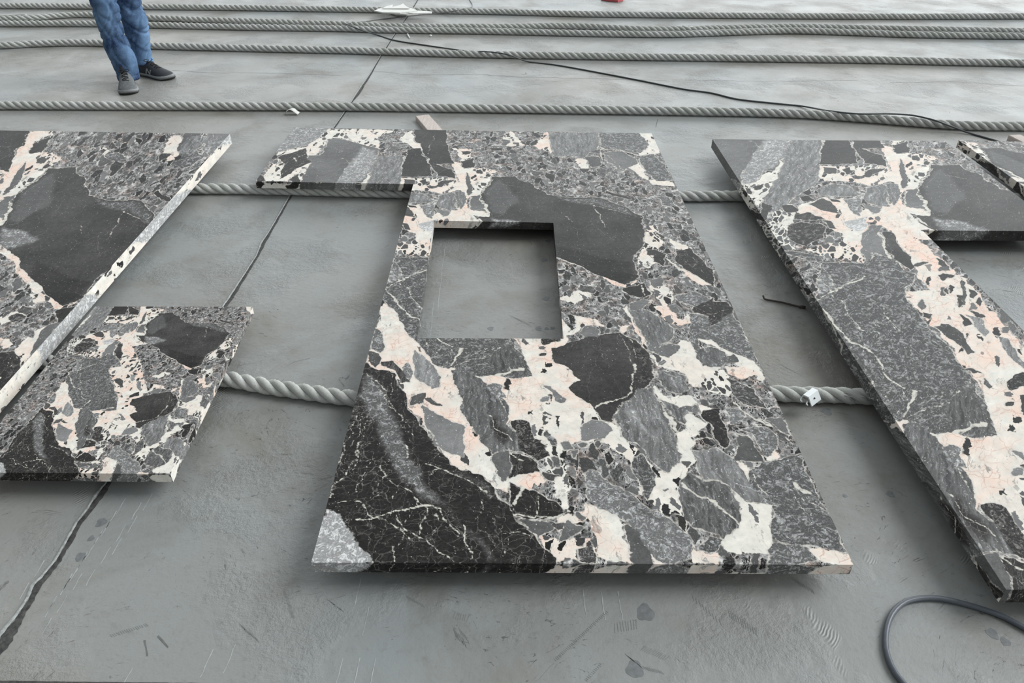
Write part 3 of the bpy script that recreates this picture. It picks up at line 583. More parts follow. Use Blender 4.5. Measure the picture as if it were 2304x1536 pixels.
    f1 = g.add(g.add(tone, -.02), g.add(g.add(g.mul(g.rng(crk, .48, .60), .40), g.rng(grain, .35, .65, -.09, .09)), g.mul(g.rng(rid, .03, 0.), -.10)))
    f3 = g.add(g.add(tone, .015), g.add(g.add(g.rng(strk, .36, .62, -.10, .14), g.rng(grain, .3, .7, -.05, .05)), g.mul(g.rng(g.noise(st, 150, 6, .75, .8), .57, .62), .30)))
    xv = g.mapv(wc, scale=(1, .35, 1), rot=(0, 0, math.radians(20)))
    x1 = g.vor(xv, 16, 'DISTANCE_TO_EDGE'); x2 = g.vor(g.mapv(wc, scale=(.5, 1, 1), rot=(0, 0, .6)), 42, 'DISTANCE_TO_EDGE')
    webs = g.add(g.mul(g.rng(x1, .014, 0), g.rng(n_mid, .42, .6, .10, .42)), g.mul(g.rng(x2, .035, 0), g.rng(nz(8), .42, .58, .05, .34)))
    f2 = g.add(tone, g.add(webs, g.rng(crk, .45, .7, -.02, .12)))
    s1 = g.math('SUBTRACT', 1, g.math('MINIMUM', g.add(g.add(t1, t2), t3), 1))
    fl = g.add(g.add(g.mul(f0, s1), g.mul(f1, t1)), g.add(g.mul(f2, t2), g.mul(f3, t3)))
    hair = g.mul(g.rng(g.vor(xv, 9, 'DISTANCE_TO_EDGE'), .006, 0), g.rng(n_lo, .45, .6, 0, .3))
    speck = g.mul(g.rng(g.vor(wc, 150, 'F1'), .24, .14), g.rng(g.sep(g.vor(wc, 150, 'F1', 'Color'))[0], .80, .84, 0, .55))
    fl = g.math('MINIMUM', g.add(g.add(fl, hair), speck), .95)
    tint = g.mix(g.rng(tone, .08, .28), (1.06, 1.0, .94, 1), (1., 1.0, .99, 1))
    fc = g.mix(1.0, g.grey(tog(fl)), tint, 'MULTIPLY')
    # --- put together
    dmn = g.add(dm, rag); col = g.mix(g.rng(dmn, -.0015, .0015), brec, cw)
    dfn = g.add(df, g.mul(rag, .5))
    col = g.mix(g.mul(g.rng(g.math('ABSOLUTE', g.add(dfn, .0015)), .0035, .001), g.rng(n_mid, .4, .55, .2, .8)), col, srgb(205, 200, 192))
    col = g.mix(g.rng(dfn, -.0008, .0008), col, fc)
    dvn = g.add(dv, g.mul(g.add(nz(80, 7, .75), -.5), .013))
    col = g.mix(g.mul(g.rng(dvn, -.0010, .0010), g.rng(n_mid, .36, .5, .35, .9)), col, srgb(214, 210, 200))
    return g.fin(col, .5, .12)
MARBLE = marble_material()

def build_slab(name, key, rows, quads, ring, thick, cell, pale=None):
    """rows: named corner pixels on the top face; quads: patches of 4 corner names (back-left, back-right, front-right, front-left)"""
    zt = ZT[key] if key in ZT else key[1]; hk = key if key in ZT else key[0]
    C = {k: Pn([v], zt)[0] for k, v in rows.items()}
    V, F, SRC, PALE = [], [], [], []; base = 0
    L = lambda a, b: float(np.linalg.norm(C[a]-C[b]))
    for a, b, c, d in quads:
        nu = max(2, int(max(L(a, b), L(d, c))/cell)); nv = max(2, int(max(L(a, d), L(b, c))/cell))
        u = np.linspace(0, 1, nu+1)[None, :, None]; v = np.linspace(0, 1, nv+1)[:, None, None]
        g_ = (1-v)*((1-u)*C[a] + u*C[b]) + v*((1-u)*C[d] + u*C[c]); g_ = g_.reshape(-1, 2)
        V.append(np.c_[g_, np.full(len(g_), zt)]); SRC.append(g_)
        i = np.arange(nv)[:, None]*(nu+1) + np.arange(nu)[None, :]; i = i.ravel() + base
        F.append(np.stack([i, i+nu+1, i+nu+2, i+1], 1)); base += len(g_)
        V.append(np.c_[g_[[0, nu, -1, -1-nu]], np.full(4, zt-thick)]); SRC.append(g_[[0, nu, -1, -1-nu]])   # underside
        F.append(np.array([[base, base+1, base+2, base+3]])); base += 4
    for loop in ring:                                                  # vertical faces around each outline
        n = len(loop); pts = np.array([C[k] for k in loop])
        area = sum(pts[i][0]*pts[(i+1) % n][1] - pts[(i+1) % n][0]*pts[i][1] for i in range(n))
        for i in range(n):
            a, b = pts[i], pts[(i+1) % n]; e = (b-a)/np.linalg.norm(b-a)
            nrm = np.array([-e[1], e[0]])                              # inside for counter-clockwise loops
            m = max(2, int(np.linalg.norm(b-a)/cell)); t = np.linspace(0, 1, m+1); hs = np.linspace(0, thick, max(3, int(thick/cell)+1))
            for j, h in enumerate(hs):
                q = a + (b-a)*t[:, None]; V.append(np.c_[q, np.full(m+1, zt-h)])
                SRC.append(q + nrm*h*1.0 + e*h*.35 )
                PALE.append((len(SRC)-1, pale is not None and (loop[i], loop[(i+1) % n]) == pale))
            for j in range(len(hs)-1):
                k = base + j*(m+1) + np.arange(m); F.append(np.stack([k, k+m+1, k+m+2, k+1], 1))
            base += (m+1)*len(hs)
    pm = np.concatenate([np.full(len(s_), dict(PALE).get(i, False)) for i, s_ in enumerate(SRC)])
    V = np.concatenate(V); SRC = np.concatenate(SRC); F = np.concatenate(F)
    me = bpy.data.meshes.new(name); me.vertices.add(len(V)); me.vertices.foreach_set('co', V.astype(np.float32).ravel())
    me.loops.add(len(F)*4); me.loops.foreach_set('vertex_index', F.astype(np.int32).ravel())
    me.polygons.add(len(F)); me.polygons.foreach_set('loop_start', np.arange(0, len(F)*4, 4, dtype=np.int32))
    me.polygons.foreach_set('loop_total', np.full(len(F), 4, dtype=np.int32)); me.update(calc_edges=True)
    p = to_block(hk, SRC); df, dm, dv, tone, ty, pink, chip = fields(p, hk == 'L')
    if pm.any(): df[pm] = .03*np.sin(p[pm][:, 1]*7 + 2*np.sin(p[pm][:, 0]*11)); dm[pm] = .05; pink[pm] = .25; chip[pm] = .22; tone[pm] = .66; ty[pm] = (1, 0, 0); dv[pm] = -.03; p = p + pm[:, None]*np.array([.5, .2])
    def fa(n_, d): a = me.attributes.new(n_, 'FLOAT', 'POINT'); a.data.foreach_set('value', d.astype(np.float32))
    fa('df', df); fa('dm', dm); fa('dv', dv)
    a = me.attributes.new('stone_uv', 'FLOAT_VECTOR', 'POINT'); a.data.foreach_set('vector', np.c_[p, np.zeros(len(p))].astype(np.float32).ravel())
    for n_, d in (('mixa', np.c_[tone, pink, chip, np.ones(len(p))]), ('mixb', np.c_[ty, np.ones(len(p))])):
        a = me.attributes.new(n_, 'FLOAT_COLOR', 'POINT'); a.data.foreach_set('color', d.astype(np.float32).ravel())
    me.materials.append(MARBLE); me.validate()
    o = bpy.data.objects.new(name, me); COL.objects.link(o); print(name, len(V)); return o
VP = (1140.0, -405.0)
def vp(p, y): return (VP[0] + (p[0]-VP[0])*(y-VP[1])/(p[1]-VP[1]), y)
bl, hl, hr = (930, 414), (976, 496), (1245, 501)
rr = lambda y: (1466 + 454*(y-300)/970, y)
Mc = {'a0': (660, 287), 'a1': (575, 408), 'b0': vp(bl, 292), 'b1': bl, 'b2': (908, 496), 'b3': (838, 760), 'b4': (700, 1265),
      'c0': vp(hl, 293), 'c1': vp(hl, 415), 'c2': hl, 'c3': (938, 760), 'c4': (850, 1266),
      'd0': vp(hr, 296), 'd1': vp(hr, 417), 'd2': hr, 'd3': (1268, 762), 'd4': (1324, 1268),
      'e0': (1466, 300), 'e1': rr(418), 'e2': rr(504), 'e3': rr(763), 'e4': (1920, 1270)}
q = [('a0', 'b0', 'b1', 'a1')]
for r_ in range(4):
    for x_, y_ in (('b', 'c'), ('c', 'd'), ('d', 'e')):
        if (r_ == 2 and x_ == 'c'): continue
        q.append((x_+str(r_), y_+str(r_), y_+str(r_+1), x_+str(r_+1)))
o = build_slab('marble_slab', 'M', Mc, q, [('a1', 'b1', 'b2', 'b3', 'b4', 'c4', 'd4', 'e4', 'e3', 'e2', 'e1', 'e0', 'd0', 'c0', 'b0', 'a0'), ('c2', 'd2', 'd3', 'c3')], .034, .0042)
tag(o, 'marble slab with a rectangular cut-out hole and a side arm, in the centre of the floor', 'marble slab', 'thick marble slabs laid on the ropes')
Rc = {'a0': (1603, 313), 'a1': (1735, 518), 'a2': (2264, 1326), 'b0': vp((2075, 518), 315.5), 'b1': (2075, 518), 'b2': vp((2075, 518), 1326),
      'c0': (2125, 317), 'c1': (2395, 520)}
o = build_slab('marble_slab', 'R', Rc, [('a0', 'b0', 'b1', 'a1'), ('b0', 'c0', 'c1', 'b1'), ('a1', 'b1', 'b2', 'a2')],
               [('a0', 'a1', 'a2', 'b2', 'b1', 'c1', 'c0', 'b0')], .046, .0042)
tag(o, 'large L-shaped marble slab right of the holed slab, running out of the right frame edge', 'marble slab', 'thick marble slabs laid on the ropes')
Lc = {'a0': (-150, 291), 'b0': (517, 301), 'b1': vp((330, 506), 1120), 'a1': vp((-150, 291), 1120)}
o = build_slab('marble_slab', 'L', Lc, [('a0', 'b0', 'b1', 'a1')], [('a0', 'a1', 'b1', 'b0')], .055, .0058, pale=('b1', 'b0'))
tag(o, 'marble slab at the left frame edge with a big dark fragment and pale slanting cut side', 'marble slab', 'thick marble slabs laid on the ropes')
Bc = {'a0': (214, 689), 'b0': (568, 690), 'b1': (383, 1066), 'a1': (-92, 1062)}
o = build_slab('marble_slab', 'B', Bc, [('a0', 'b0', 'b1', 'a1')], [('a0', 'a1', 'b1', 'b0')], .030, .0026)
tag(o, 'smallest marble slab lying in front of the left slab, its black corner at lower left', 'marble slab', 'thick marble slabs laid on the ropes')
ZF = .095
HM['F'] = HM['R'] + 0.0
Fc = {'a0': (2157, 315), 'b0': (2420, 322), 'b1': vp((2420, 322), 500), 'a1': vp((2157, 315), 500)}
HM['F'] = np.array([[1, 0, -2.55], [0, 1, -.35], [0, 0, 1.]])
o = build_slab('marble_slab', ('F', ZF), Fc, [('a0', 'b0', 'b1', 'a1')], [('a0', 'a1', 'b1', 'b0')], .041, .008)
tag(o, 'corner of a far marble slab behind the L-shaped slab at the right edge', 'marble slab', 'thick marble slabs laid on the ropes')
# ------------------------------------------------------------------ floor
def concrete():
    g = NT('concrete'); v = g.obj()
    lo = g.noise(v, .55, 5, .6); mid = g.noise(v, 3.2, 6, .62); hi = g.noise(v, 45, 6, .7)
    col = g.mix(g.rng(lo, .35, .65), srgb(138, 144, 145), srgb(142, 140, 134))
    col = g.mix(g.mul(g.rng(g.noise(v, 1.6, 7, .66, .4), .48, .64), .7), col, srgb(113, 110, 101))
    col = g.mix(g.mul(g.rng(hi, .55, .7), .3), col, srgb(98, 98, 94))
    wq = g.vmath('ADD', v, g.vmath('SCALE', g.noise(v, 1.1, 3, .5, 0, 1), 1.3)); sv = g.mapv(wq, scale=(1, 3.2, 1), rot=(0, 0, .35)); sc = g.noise(sv, 24, 7, .8, 1.2)
    sm = g.mul(g.rng(sc, .61, .68), g.rng(g.noise(v, 1.7, 5, .65), .47, .60)); col = g.mix(g.mul(sm, .45), col, srgb(84, 84, 80))
    dots = g.mul(g.rng(g.vor(v, 9, 'F1'), .055, .03), g.rng(g.sep(g.vor(v, 9, 'F1', 'Color'))[0], .78, .8)); col = g.mix(g.mul(dots, .5), col, srgb(74, 74, 70))
    # trodden ripples and trowel marks
    wv = g.n('ShaderNodeTexWave'); g.put(wv.inputs['Vector'], g.mapv(v, rot=(0, 0, .7))); wv.inputs['Scale'].default_value = 42; wv.inputs['Distortion'].default_value = 16
    wv.inputs['Detail'].default_value = 3; wv.inputs['Detail Scale'].default_value = .25
    rp = g.mul(wv.outputs[1], g.rng(g.noise(v, 4.6, 3), .64, .70))
    rough_patch = g.mul(g.noise(v, 60, 5, .7), g.rng(g.noise(v, 2.4, 4), .5, .62, .15, 1.))
    h = g.add(g.add(g.mul(rp, .16), rough_patch), g.add(g.mul(sm, -.6), g.mul(lo, .6)))
    g.bump(h, .8, .010)
    return g.fin(col, g.rng(mid, .3, .7, .40, .55), .6)
fl = mk('floor', [(-14, -1.5, 0), (14, -1.5, 0), (14, 22, 0), (-14, 22, 0)], [(0, 1, 2, 3)], concrete(), smooth=False)
tag(fl, 'grey scuffed concrete floor', 'floor', kind='structure')
# expansion joint: a pale raised lip and a dark gritty filling
lipm = plain('joint_lip', srgb(156, 159, 158), .8, .3, 90, bump=.5); fillm = plain('joint_filling', srgb(70, 70, 68), .9, .5, 70, bump=.8)
joint = [(960, -40, 3), (940, 0, 3), (915, 40, 3), (880, 90, 3), (858, 125, 4), (835, 165, 4), (812, 200, 8), (803, 214, 9), (793, 228, 4), (770, 262, 4), (752, 288, 5),
         (655, 440, 6), (612, 515, 7), (592, 548, 11), (580, 575, 7), (520, 670, 11), (420, 810, 10), (300, 990, 9), (243, 1088, 12), (226, 1112, 20), (205, 1142, 14), (180, 1175, 15), (130, 1262, 15), (100, 1300, 17),
         (84, 1316, 22), (68, 1350, 18), (45, 1385, 20), (22, 1422, 34), (0, 1450, 38), (-30, 1500, 36), (-80, 1580, 30)]
def strip(pts, off0, off1, z0, z1, mat, name, jit=.12, seed=3, parent=None):
    rnd = random.Random(seed); V, F = [], []; fine = []
    for (x0, y0, w0), (x1, y1, w1) in zip(pts, pts[1:]):
        n = max(1, int(math.hypot(x1-x0, y1-y0)/9))
        fine += [(x0+(x1-x0)*k/n, y0+(y1-y0)*k/n, w0+(w1-w0)*k/n) for k in range(n)]
    fine.append(pts[-1])
    for i, (x, y, w_) in enumerate(fine):
        a, b = P(x-w_/2, y), P(x+w_/2, y); ww = (b-a); j = lambda: (rnd.random()-.5)*jit
        p, r = a + ww*(off0+j()), a + ww*(off1+j()); m = (p+r)/2
        V += [(p.x, p.y, -.001), (m.x, m.y, z1), (r.x, r.y, z0)]
    for i in range(len(fine)-1):
        k = i*3; F += [(k, k+1, k+4, k+3), (k+1, k+2, k+5, k+4)]
    return mk(name, V, F, mat, parent)
t = strip(joint, -.05, 1.0, .0006, .0012, fillm, 'trim_1', .25); tag(t, 'cracked expansion joint running across the floor', 'floor joint', kind='structure')
strip(joint, -.30, .20, .0015, .004, lipm, 'joint_lip', .12, 5, t)
j2 = [(-60, 1534, 8), (120, 1535, 8), (300, 1536, 7), (420, 1538, 5), (800, 1546, 4)]
V, F = [], []; rnd = random.Random(9)
for i in range(60):
    x = -60 + i*14; y = 1533 + 10*i/60
    a, b = P(x, y - 2 - rnd.random()), P(x, y + 9 - 6*i/60 + rnd.random()*2); V += [(a.x, a.y, .001), (b.x, b.y, .001)]
    if i: k = 2*i; F.append((k-2, k-1, k+1, k))
t = mk('trim_2', V, F, fillm); tag(t, 'dark floor joint along the bottom left frame edge', 'floor joint', kind='structure')
# hairline cracks, trowel grooves and drops belong to the floor
scr = plain('groove', srgb(104, 106, 104), .8, .2, 60); scl = plain('groove_burr', srgb(168, 172, 172), .8, .15, 60)
def hairline(segs, mat, name, wd):
    m = MB(); rnd = random.Random(1)
    for s_ in segs:
        pts = [P(*s_[0])]
        for a, b in zip(s_, s_[1:]):
            n = max(1, int(math.hypot(b[0]-a[0], b[1]-a[1])/12))
            pts += [P(a[0]+(b[0]-a[0])*k/n + rnd.uniform(-1, 1), a[1]+(b[1]-a[1])*k/n + rnd.uniform(-.5, .5)) for k in range(1, n+1)]
        V, F = [], []
        for i, p in enumerate(pts):
            d = (pts[min(i+1, len(pts)-1)]-pts[max(0, i-1)]).normalized(); nn = Vector((-d.y, d.x, 0))*wd*rnd.uniform(.4, 1)
            V += [p+nn+Vector((0, 0, .0005)), p-nn+Vector((0, 0, .0005))]
            if i: F.append((2*i-2, 2*i-1, 2*i+1, 2*i))
        m.add(V, F)
    o = m.build(name, mat, fl); o['kind'] = 'stuff'; return o
hairline([[(388, 158), (470, 164), (560, 164), (700, 167), (768, 170)], [(835, 161), (880, 163), (910, 168), (960, 169), (1060, 167), (1160, 173), (1300, 176), (1500, 181)], [(1540, 180), (1700, 183), (1930, 181)], [(2000, 186), (2150, 184), (2300, 194)], [(1480, 268), (1475, 286)],
          [(375, 120), (410, 124), (430, 123)], [(1745, 78), (1770, 84)], [(325, 1440), (332, 1475)], [(355, 1430), (378, 1456)]], scr, 'hairline_crack', .0022)
gr = []
for x, y, n_ in ((283, 1120, 4), (318, 1130, 4), (343, 1110, 3), (262, 1150, 5), (232, 1190, 4), (100, 1260, 2), (185, 1290, 3)):
    for k in range(n_):
        a = (x - 30*k*1.15, y + 50*k*1.0); gr.append([a, (a[0]-22, a[1]+38)])
for x, y in ((812, 1300), (1312, 1325), (1352, 1330), (1390, 1330), (300, 1500), (480, 1460), (530, 1450), (830, 1365), (772, 1480), (810, 1480), (845, 1480)):
    gr.append([(x, y), (x + (x-1140)*.045, y+65)])
gr += [[(975, 680), (968, 758)], [(1000, 560), (985, 700)]]
hairline(gr, scl, 'trowel_groove', .0013)
tr = []; rnd = random.Random(21)
def ticks(x0, y0, x1, y1, n_, dx, dy):
    for k in range(n_):
        x, y = x0+(x1-x0)*k/(n_-1), y0+(y1-y0)*k/(n_-1); tr.append([(x-dx/2, y-dy/2), (x+dx/2+rnd.uniform(-1, 1), y+dy/2)])
ticks(1250, 1484, 1366, 1376, 40, 6, 5); ticks(1318, 1530, 1352, 1494, 12, 6, 4); ticks(1022, 1384, 1052, 1390, 7, 4, -14); ticks(1024, 1424, 1046, 1446, 9, 8, 22); ticks(1036, 1420, 1054, 1440, 6, 7, 16)
ticks(1412, 1476, 1440, 1498, 10, 12, 12); ticks(1446, 1458, 1500, 1480, 13, 10, -9); ticks(1440, 1500, 1490, 1512, 11, 9, 9); ticks(1384, 1412, 1432, 1404, 9, 2, 22); ticks(740, 1350, 768, 1372, 7, 10, 6); ticks(918, 1344, 952, 1362, 9, 6, 9)
ticks(215, 575, 245, 582, 7, 3, 12); ticks(1780, 1300, 1830, 1330, 9, 8, 12); ticks(1640, 1380, 1700, 1420, 12, 4, 18); ticks(1150, 712, 1190, 730, 10, 8, 9); ticks(560, 585, 590, 592, 8, 2, 8); ticks(1740, 1225, 1850, 1232, 26, 3, 6)
ticks(540, 1405, 580, 1440, 16, 4, 9); ticks(640, 1330, 660, 1390, 18, 9, 3); ticks(250, 1430, 330, 1405, 18, 6, 6); ticks(1560, 1345, 1620, 1400, 9, 5, 14)
hairline(tr, plain('tread_groove', srgb(126, 129, 127), .8, .2, 60), 'tread_print', .0008)
m = MB(); rnd = random.Random(4)
for x, y, r in ((228, 1175, .013), (205, 1211, .008), (181, 1252, .012), (1104, 739, .011), (1212, 739, .012), (1230, 739, .008), (1243, 738, .009), (1225, 585, .014), (1229, 672, .014), (1234, 512+30, .012),
                (1901, 1115, .006), (2003, 1111, .010), (2233, 1425, .012), (1428, 1505, .018), (1452, 1378, .02), (2262, 1443, .01), (1860, 925, .016), (118, 126, .012)):
    c = P(x, y); p1, p2 = rnd.random()*6, rnd.random()*6; k_ = [1 + .12*math.sin(a*.785+p1) + .07*math.sin(a*1.309+p2) for a in range(24)]; m.add([(c.x + r*math.cos(a*.2618)*k_[a % 24], c.y + r*1.15*math.sin(a*.2618)*k_[a % 24], .0004) for a in range(24)], [tuple(range(24))])
o = m.build('stain', plain('oil_stain', srgb(114, 117, 118), .5, .2, 80), fl); o['kind'] = 'stuff'

# ------------------------------------------------------------------ ropes
def rope_mat():
    g = NT('rope_fibre'); v = g.obj(); n1 = g.noise(v, 5, 4); n2 = g.noise(v, 160, 4, .7)
    col = g.mix(g.rng(n1, .35, .65), srgb(180, 182, 177), srgb(196, 197, 194)); col = g.mix(g.mul(g.rng(n2, .5, .7), .35), col, srgb(140, 140, 134))
    g.bump(n2, .5, .003); return g.fin(col, .9, .15)
ROPE = rope_mat(); RR = .0275
def rope(px, label, r=RR, z0=None, pitch=.150, seed=0, lift=None):
    rnd = random.Random(seed); zc = r*.95 if z0 is None else z0
    path = spline([P(x, y, zc) for x, y in px], .009)
    if lift:
        for p in path:
            for lx, wdt, hh in lift: p.z += hh*math.exp(-((p.x-lx)/wdt)**2)
    n = 9; V, F = [], []; s = 0; base = 0; ph0 = rnd.random()*6
    fr = []
    for i, p in enumerate(path):
        d = (path[min(i+1, len(path)-1)]-path[max(i-1, 0)]).normalized(); a = Vector((0, 0, 1)); b = a.cross(d).normalized(); a = d.cross(b); fr.append((p, d, a, b))
    for st in range(4):
        for i, (p, d, a, b) in enumerate(fr):
            if st == 3:
                for k in range(n): t_ = 2*math.pi*k/n; V.append(p + (a*math.cos(t_) + b*math.sin(t_))*r*.62 - Vector((0, 0, r*.36)))
                continue
            th = ph0 - 2*math.pi*i*.009/pitch + st*2*math.pi/3
            wob = 1 + .05*math.sin(i*.21+st*2)
            c = p + (a*math.cos(th) + b*math.sin(th))*r*.50*wob
            tdir = (d + (-(a*math.sin(th)) + b*math.cos(th))*(-2*math.pi*r*.5/pitch)).normalized()
            e1 = (a*math.cos(th) + b*math.sin(th)); e2 = tdir.cross(e1)
            for k in range(n):
                t_ = 2*math.pi*k/n; V.append(c + e1*(r*.49*math.cos(t_)) + e2*(r*.50*math.sin(t_)))
        for i in range(len(fr)-1):
            for k in range(n):
                k2 = (k+1) % n; F.append((base+i*n+k, base+i*n+k2, base+(i+1)*n+k2, base+(i+1)*n+k))
        F.append(tuple(base+k for k in range(n))[::-1]); F.append(tuple(base+(len(fr)-1)*n+k for k in range(n))); base += len(fr)*n
    o = mk('rope', V, F, ROPE); tag(o, label, 'rope', 'thick twisted ropes laid across the floor'); return o
rope([(-250, 12), (0, 13), (200, 14), (500, 17), (768, 21), (1100, 26), (1300, 31), (1536, 34), (1800, 36), (2050, 37), (2304, 36), (2560, 34)], 'farthest twisted grey rope, running behind the person and under the foam scraps', seed=1)
rope([(-250, 52), (0, 53), (200, 53), (333, 56), (560, 61), (768, 64), (868, 67), (1100, 70), (1330, 75), (1500, 77), (1600, 74), (1770, 69), (1900, 72), (2040, 77), (2200, 80), (2304, 81), (2560, 84)], 'near rope of the pair touching each other behind the person', seed=2)
rope([(-250, 46), (0, 42), (70, 40), (133, 35), (200, 33), (333, 40), (500, 46), (633, 50), (768, 54.5), (868, 58), (1000, 60), (1150, 60), (1250, 58), (1335, 60), (1450, 66), (1560, 65), (1770, 60), (1936, 63), (2100, 66), (2304, 70), (2560, 72)], 'far rope of the pair touching each other behind the person', seed=3)
rope([(-250, 106), (0, 102), (80, 98), (200, 96), (350, 103), (550, 108), (768, 113), (1000, 120), (1200, 124), (1536, 129), (1936, 134), (2150, 139), (2304, 142), (2560, 150)], 'single twisted rope passing just behind the shoes of the person', seed=4)
rope([(-250, 240), (0, 237), (300, 238), (768, 240), (1100, 244), (1536, 250), (1770, 255), (1936, 265), (2050, 274), (2170, 282), (2304, 284), (2560, 286)], 'twisted rope between the person and the marble slabs', seed=5)
rope([(-300, 420), (0, 422), (430, 424), (600, 426), (900, 434), (1200, 438), (1535, 441), (1670, 441), (2000, 444), (2304, 446), (2560, 450)], 'rope under the far ends of the marble slabs', seed=6)
rope([(-500, 800), (0, 810), (300, 828), (505, 852), (600, 869), (690, 882), (796, 896), (950, 905), (1300, 900), (1600, 886), (1735, 885), (1810, 888), (1880, 889), (1960, 893), (2150, 905), (2500, 925), (2950, 940)], 'thick rope under the near half of the marble slabs', seed=7)

# ------------------------------------------------------------------ cables and hose
rub = plain('black_cable', srgb(78, 82, 84), .5, .2, 40); hosem = plain('grey_hose', srgb(84, 90, 98), .38, .12, 20, spec=.6); lightc = plain('grey_cord', srgb(128, 130, 128), .6, .15, 40)
def cable(px, r, mat, name, label, cat, zs=None, zs_def=None):
    pts = [P(x, y, r if len(rest) == 0 else rest[0]) for x, y, *rest in px]
    m = MB(); m.tube(spline(pts, .02), r, 8); o = m.build(name, mat); tag(o, label, cat); return o
H = 2*RR + .004
cable([(776, 53, H+.004), (800, 63, H), (822, 71, .035), (850, 79, .006), (890, 91), (960, 102), (1035, 113), (1065, 116, .03), (1090, 116, H), (1120, 119, H+.004), (1146, 124, H), (1168, 132, .03), (1190, 139, .006), (1250, 146), (1330, 160), (1440, 181), (1536, 200), (1600, 209), (1660, 223), (1750, 233), (1800, 238), (1835, 244, .02), (1870, 250, H-.01), (1930, 256, H), (2000, 256, H+.002), (2050, 259, H+.002), (2085, 266, H+.004), (2110, 273, H), (2145, 286, .03), (2180, 299, .008), (2215, 309), (2260, 322)],
      .0050, rub, 'cable', 'black cable snaking from the paired ropes over two ropes to the right', 'cable')
cable([(776, 53, H+.004), (800, 50, .03), (830, 47), (900, 38), (960, 32), (990, 30, .01), (1010, 27, .03), (1030, 23, H), (1045, 18, .05), (1058, 17, .01), (1063, 12), (1060, 5), (1054, -6), (1050, -20)], .004, lightc, 'cord', 'thin grey cord leading from the paired ropes past the foam scraps', 'cord')
cable([(2420, 1475), (2304, 1412), (2250, 1384), (2180, 1361), (2120, 1347), (2080, 1345), (2040, 1352), (2012, 1374), (1997, 1404), (1992, 1440), (1996, 1472), (2012, 1510), (2040, 1545), (2090, 1590), (2200, 1660)], .0068, hosem, 'hose', 'grey rubber hose curling in a loop at the bottom right corner', 'hose')

# ------------------------------------------------------------------ battens and scraps
def wood():
    g = NT('raw_wood'); v = g.mapv(g.obj(), scale=(1, .12, 1)); n1 = g.noise(v, 60, 5, .6, .5)
    g.bump(n1, .2, .003); return g.fin(g.mix(g.rng(n1, .35, .65), srgb(206, 196, 190), srgb(186, 174, 166)), .8, .2)
WOOD = wood()
def batten(pa, pb, wd, h, name, label, notch=False):
    a, b = P(*pa, h), P(*pb, h); d = (b-a).normalized(); nn = Vector((-d.y, d.x, 0)); L = (b-a).length
    m = MB(); c = .003
    sec = [(-wd/2, 0), (-wd/2, h-c), (-wd/2+c, h), (wd/2-c, h), (wd/2, h-c), (wd/2, 0)]
    rings = []
    for t_ in (0, .01, .35, .7, 1):
        o_ = Vector((a.x, a.y, 0)) + d*L*t_; rings.append([o_ + nn*(s_[0]*(1 + .02*math.sin(t_*9))) + Vector((0, 0, s_[1])) for s_ in sec])
    m.loft(rings); o = m.build(name, WOOD, smooth=False); tag(o, label, 'batten'); return o
batten((950, 259), (1012, 330), .085, .028, 'wooden_batten', 'pinkish raw wood board sticking out behind the holed marble slab')
b2 = batten((2283, 303), (2375, 348), .075, .040, 'wooden_batten', 'pale wood block behind the far slab at the right edge')
b3 = batten((58, 31), (-60, 36), .03, .02, 'wooden_stick', 'thin pale stick lying behind the paired ropes at the left edge'); b3['category'] = 'stick'; b3.data.materials.clear(); b3.data.materials.append(plain('pale_stick', srgb(178, 180, 176), .7))
foam = plain('white_foam', srgb(226, 226, 222), .8, .06, 40)
def shard(name, px, z, th, label, group=None, cat='foam scrap', tilt=0, mat=None):
    pts = [P(x, y, z) for x, y in px]; cx = sum(p.x for p in pts)/len(pts)
    m = MB(); n = len(pts)
    lo = [(p.x, p.y, max(0.001, z + tilt*(p.x-cx))) for p in pts]; hi = [(p.x, p.y, max(0.001, z + tilt*(p.x-cx)) + th) for p in pts]
    m.add(lo+hi, [tuple(range(n))[::-1], tuple(range(n, 2*n))] + [(i, (i+1) % n, n+(i+1) % n, n+i) for i in range(n)])
    o = m.build(name, mat or foam, smooth=False); tag(o, label, cat, group); return o
G = 'white foam sheets heaped on the farthest rope'
shard('foam_sheet', [(842, 27), (856, 21), (925, 20), (940, 26), (900, 31), (860, 30)], .058, .010, 'widest white foam sheet, at the left of the heap on the farthest rope', G, tilt=-.01)
shard('foam_sheet', [(900, 28), (915, 24), (972, 28), (971, 31), (930, 32)], .050, .008, 'long thin foam strip pointing right out of the heap on the farthest rope', G)
shard('foam_sheet', [(878, 31), (900, 29), (942, 30), (940, 33), (915, 36), (890, 35)], .004, .012, 'lowest foam sheet, on the floor in front of the farthest rope', G)
shard('foam_sheet', [(860, 20), (870, 15), (884, 12), (880, 17), (900, 13), (907, 9), (912, 14), (922, 20)], .071, .006, 'jagged topmost foam sheet of the heap on the farthest rope', G)
m = MB(); a, b = P(917, 77, .007), P(921, 85, .006); m.tube([a, (a+b)/2, b], .007, 8); o = m.build('foam_plug', foam); tag(o, 'short white foam stick in front of the paired ropes', 'foam scrap')
m = MB(); c = P(968, 80, .008); m.tube([c+Vector((-.008, 0, -.002)), c, c+Vector((.012, .006, 0))], [.005, .009, .005], 8); o = m.build('foam_crumb', foam); tag(o, 'small round white crumb in front of the paired ropes', 'foam scrap')
m = MB(); pts = [P(1536, 57, .066), P(1545, 61, .060), P(1560, 60, .060), P(1572, 59, .064)]; m.tube(spline(pts, .01), .004, 6); o = m.build('plastic_strip', foam); tag(o, 'white curled strip lying on the far rope of the pair', 'plastic scrap')
red = plain('red_plastic', srgb(196, 96, 100), .5, .1, 20)
shard('red_tray', [(1352, 0), (1362, -8), (1405, -10), (1402, 2), (1390, 5), (1366, 3)], .002, .02, 'red plastic scrap at the top frame edge', cat='plastic scrap', mat=red)
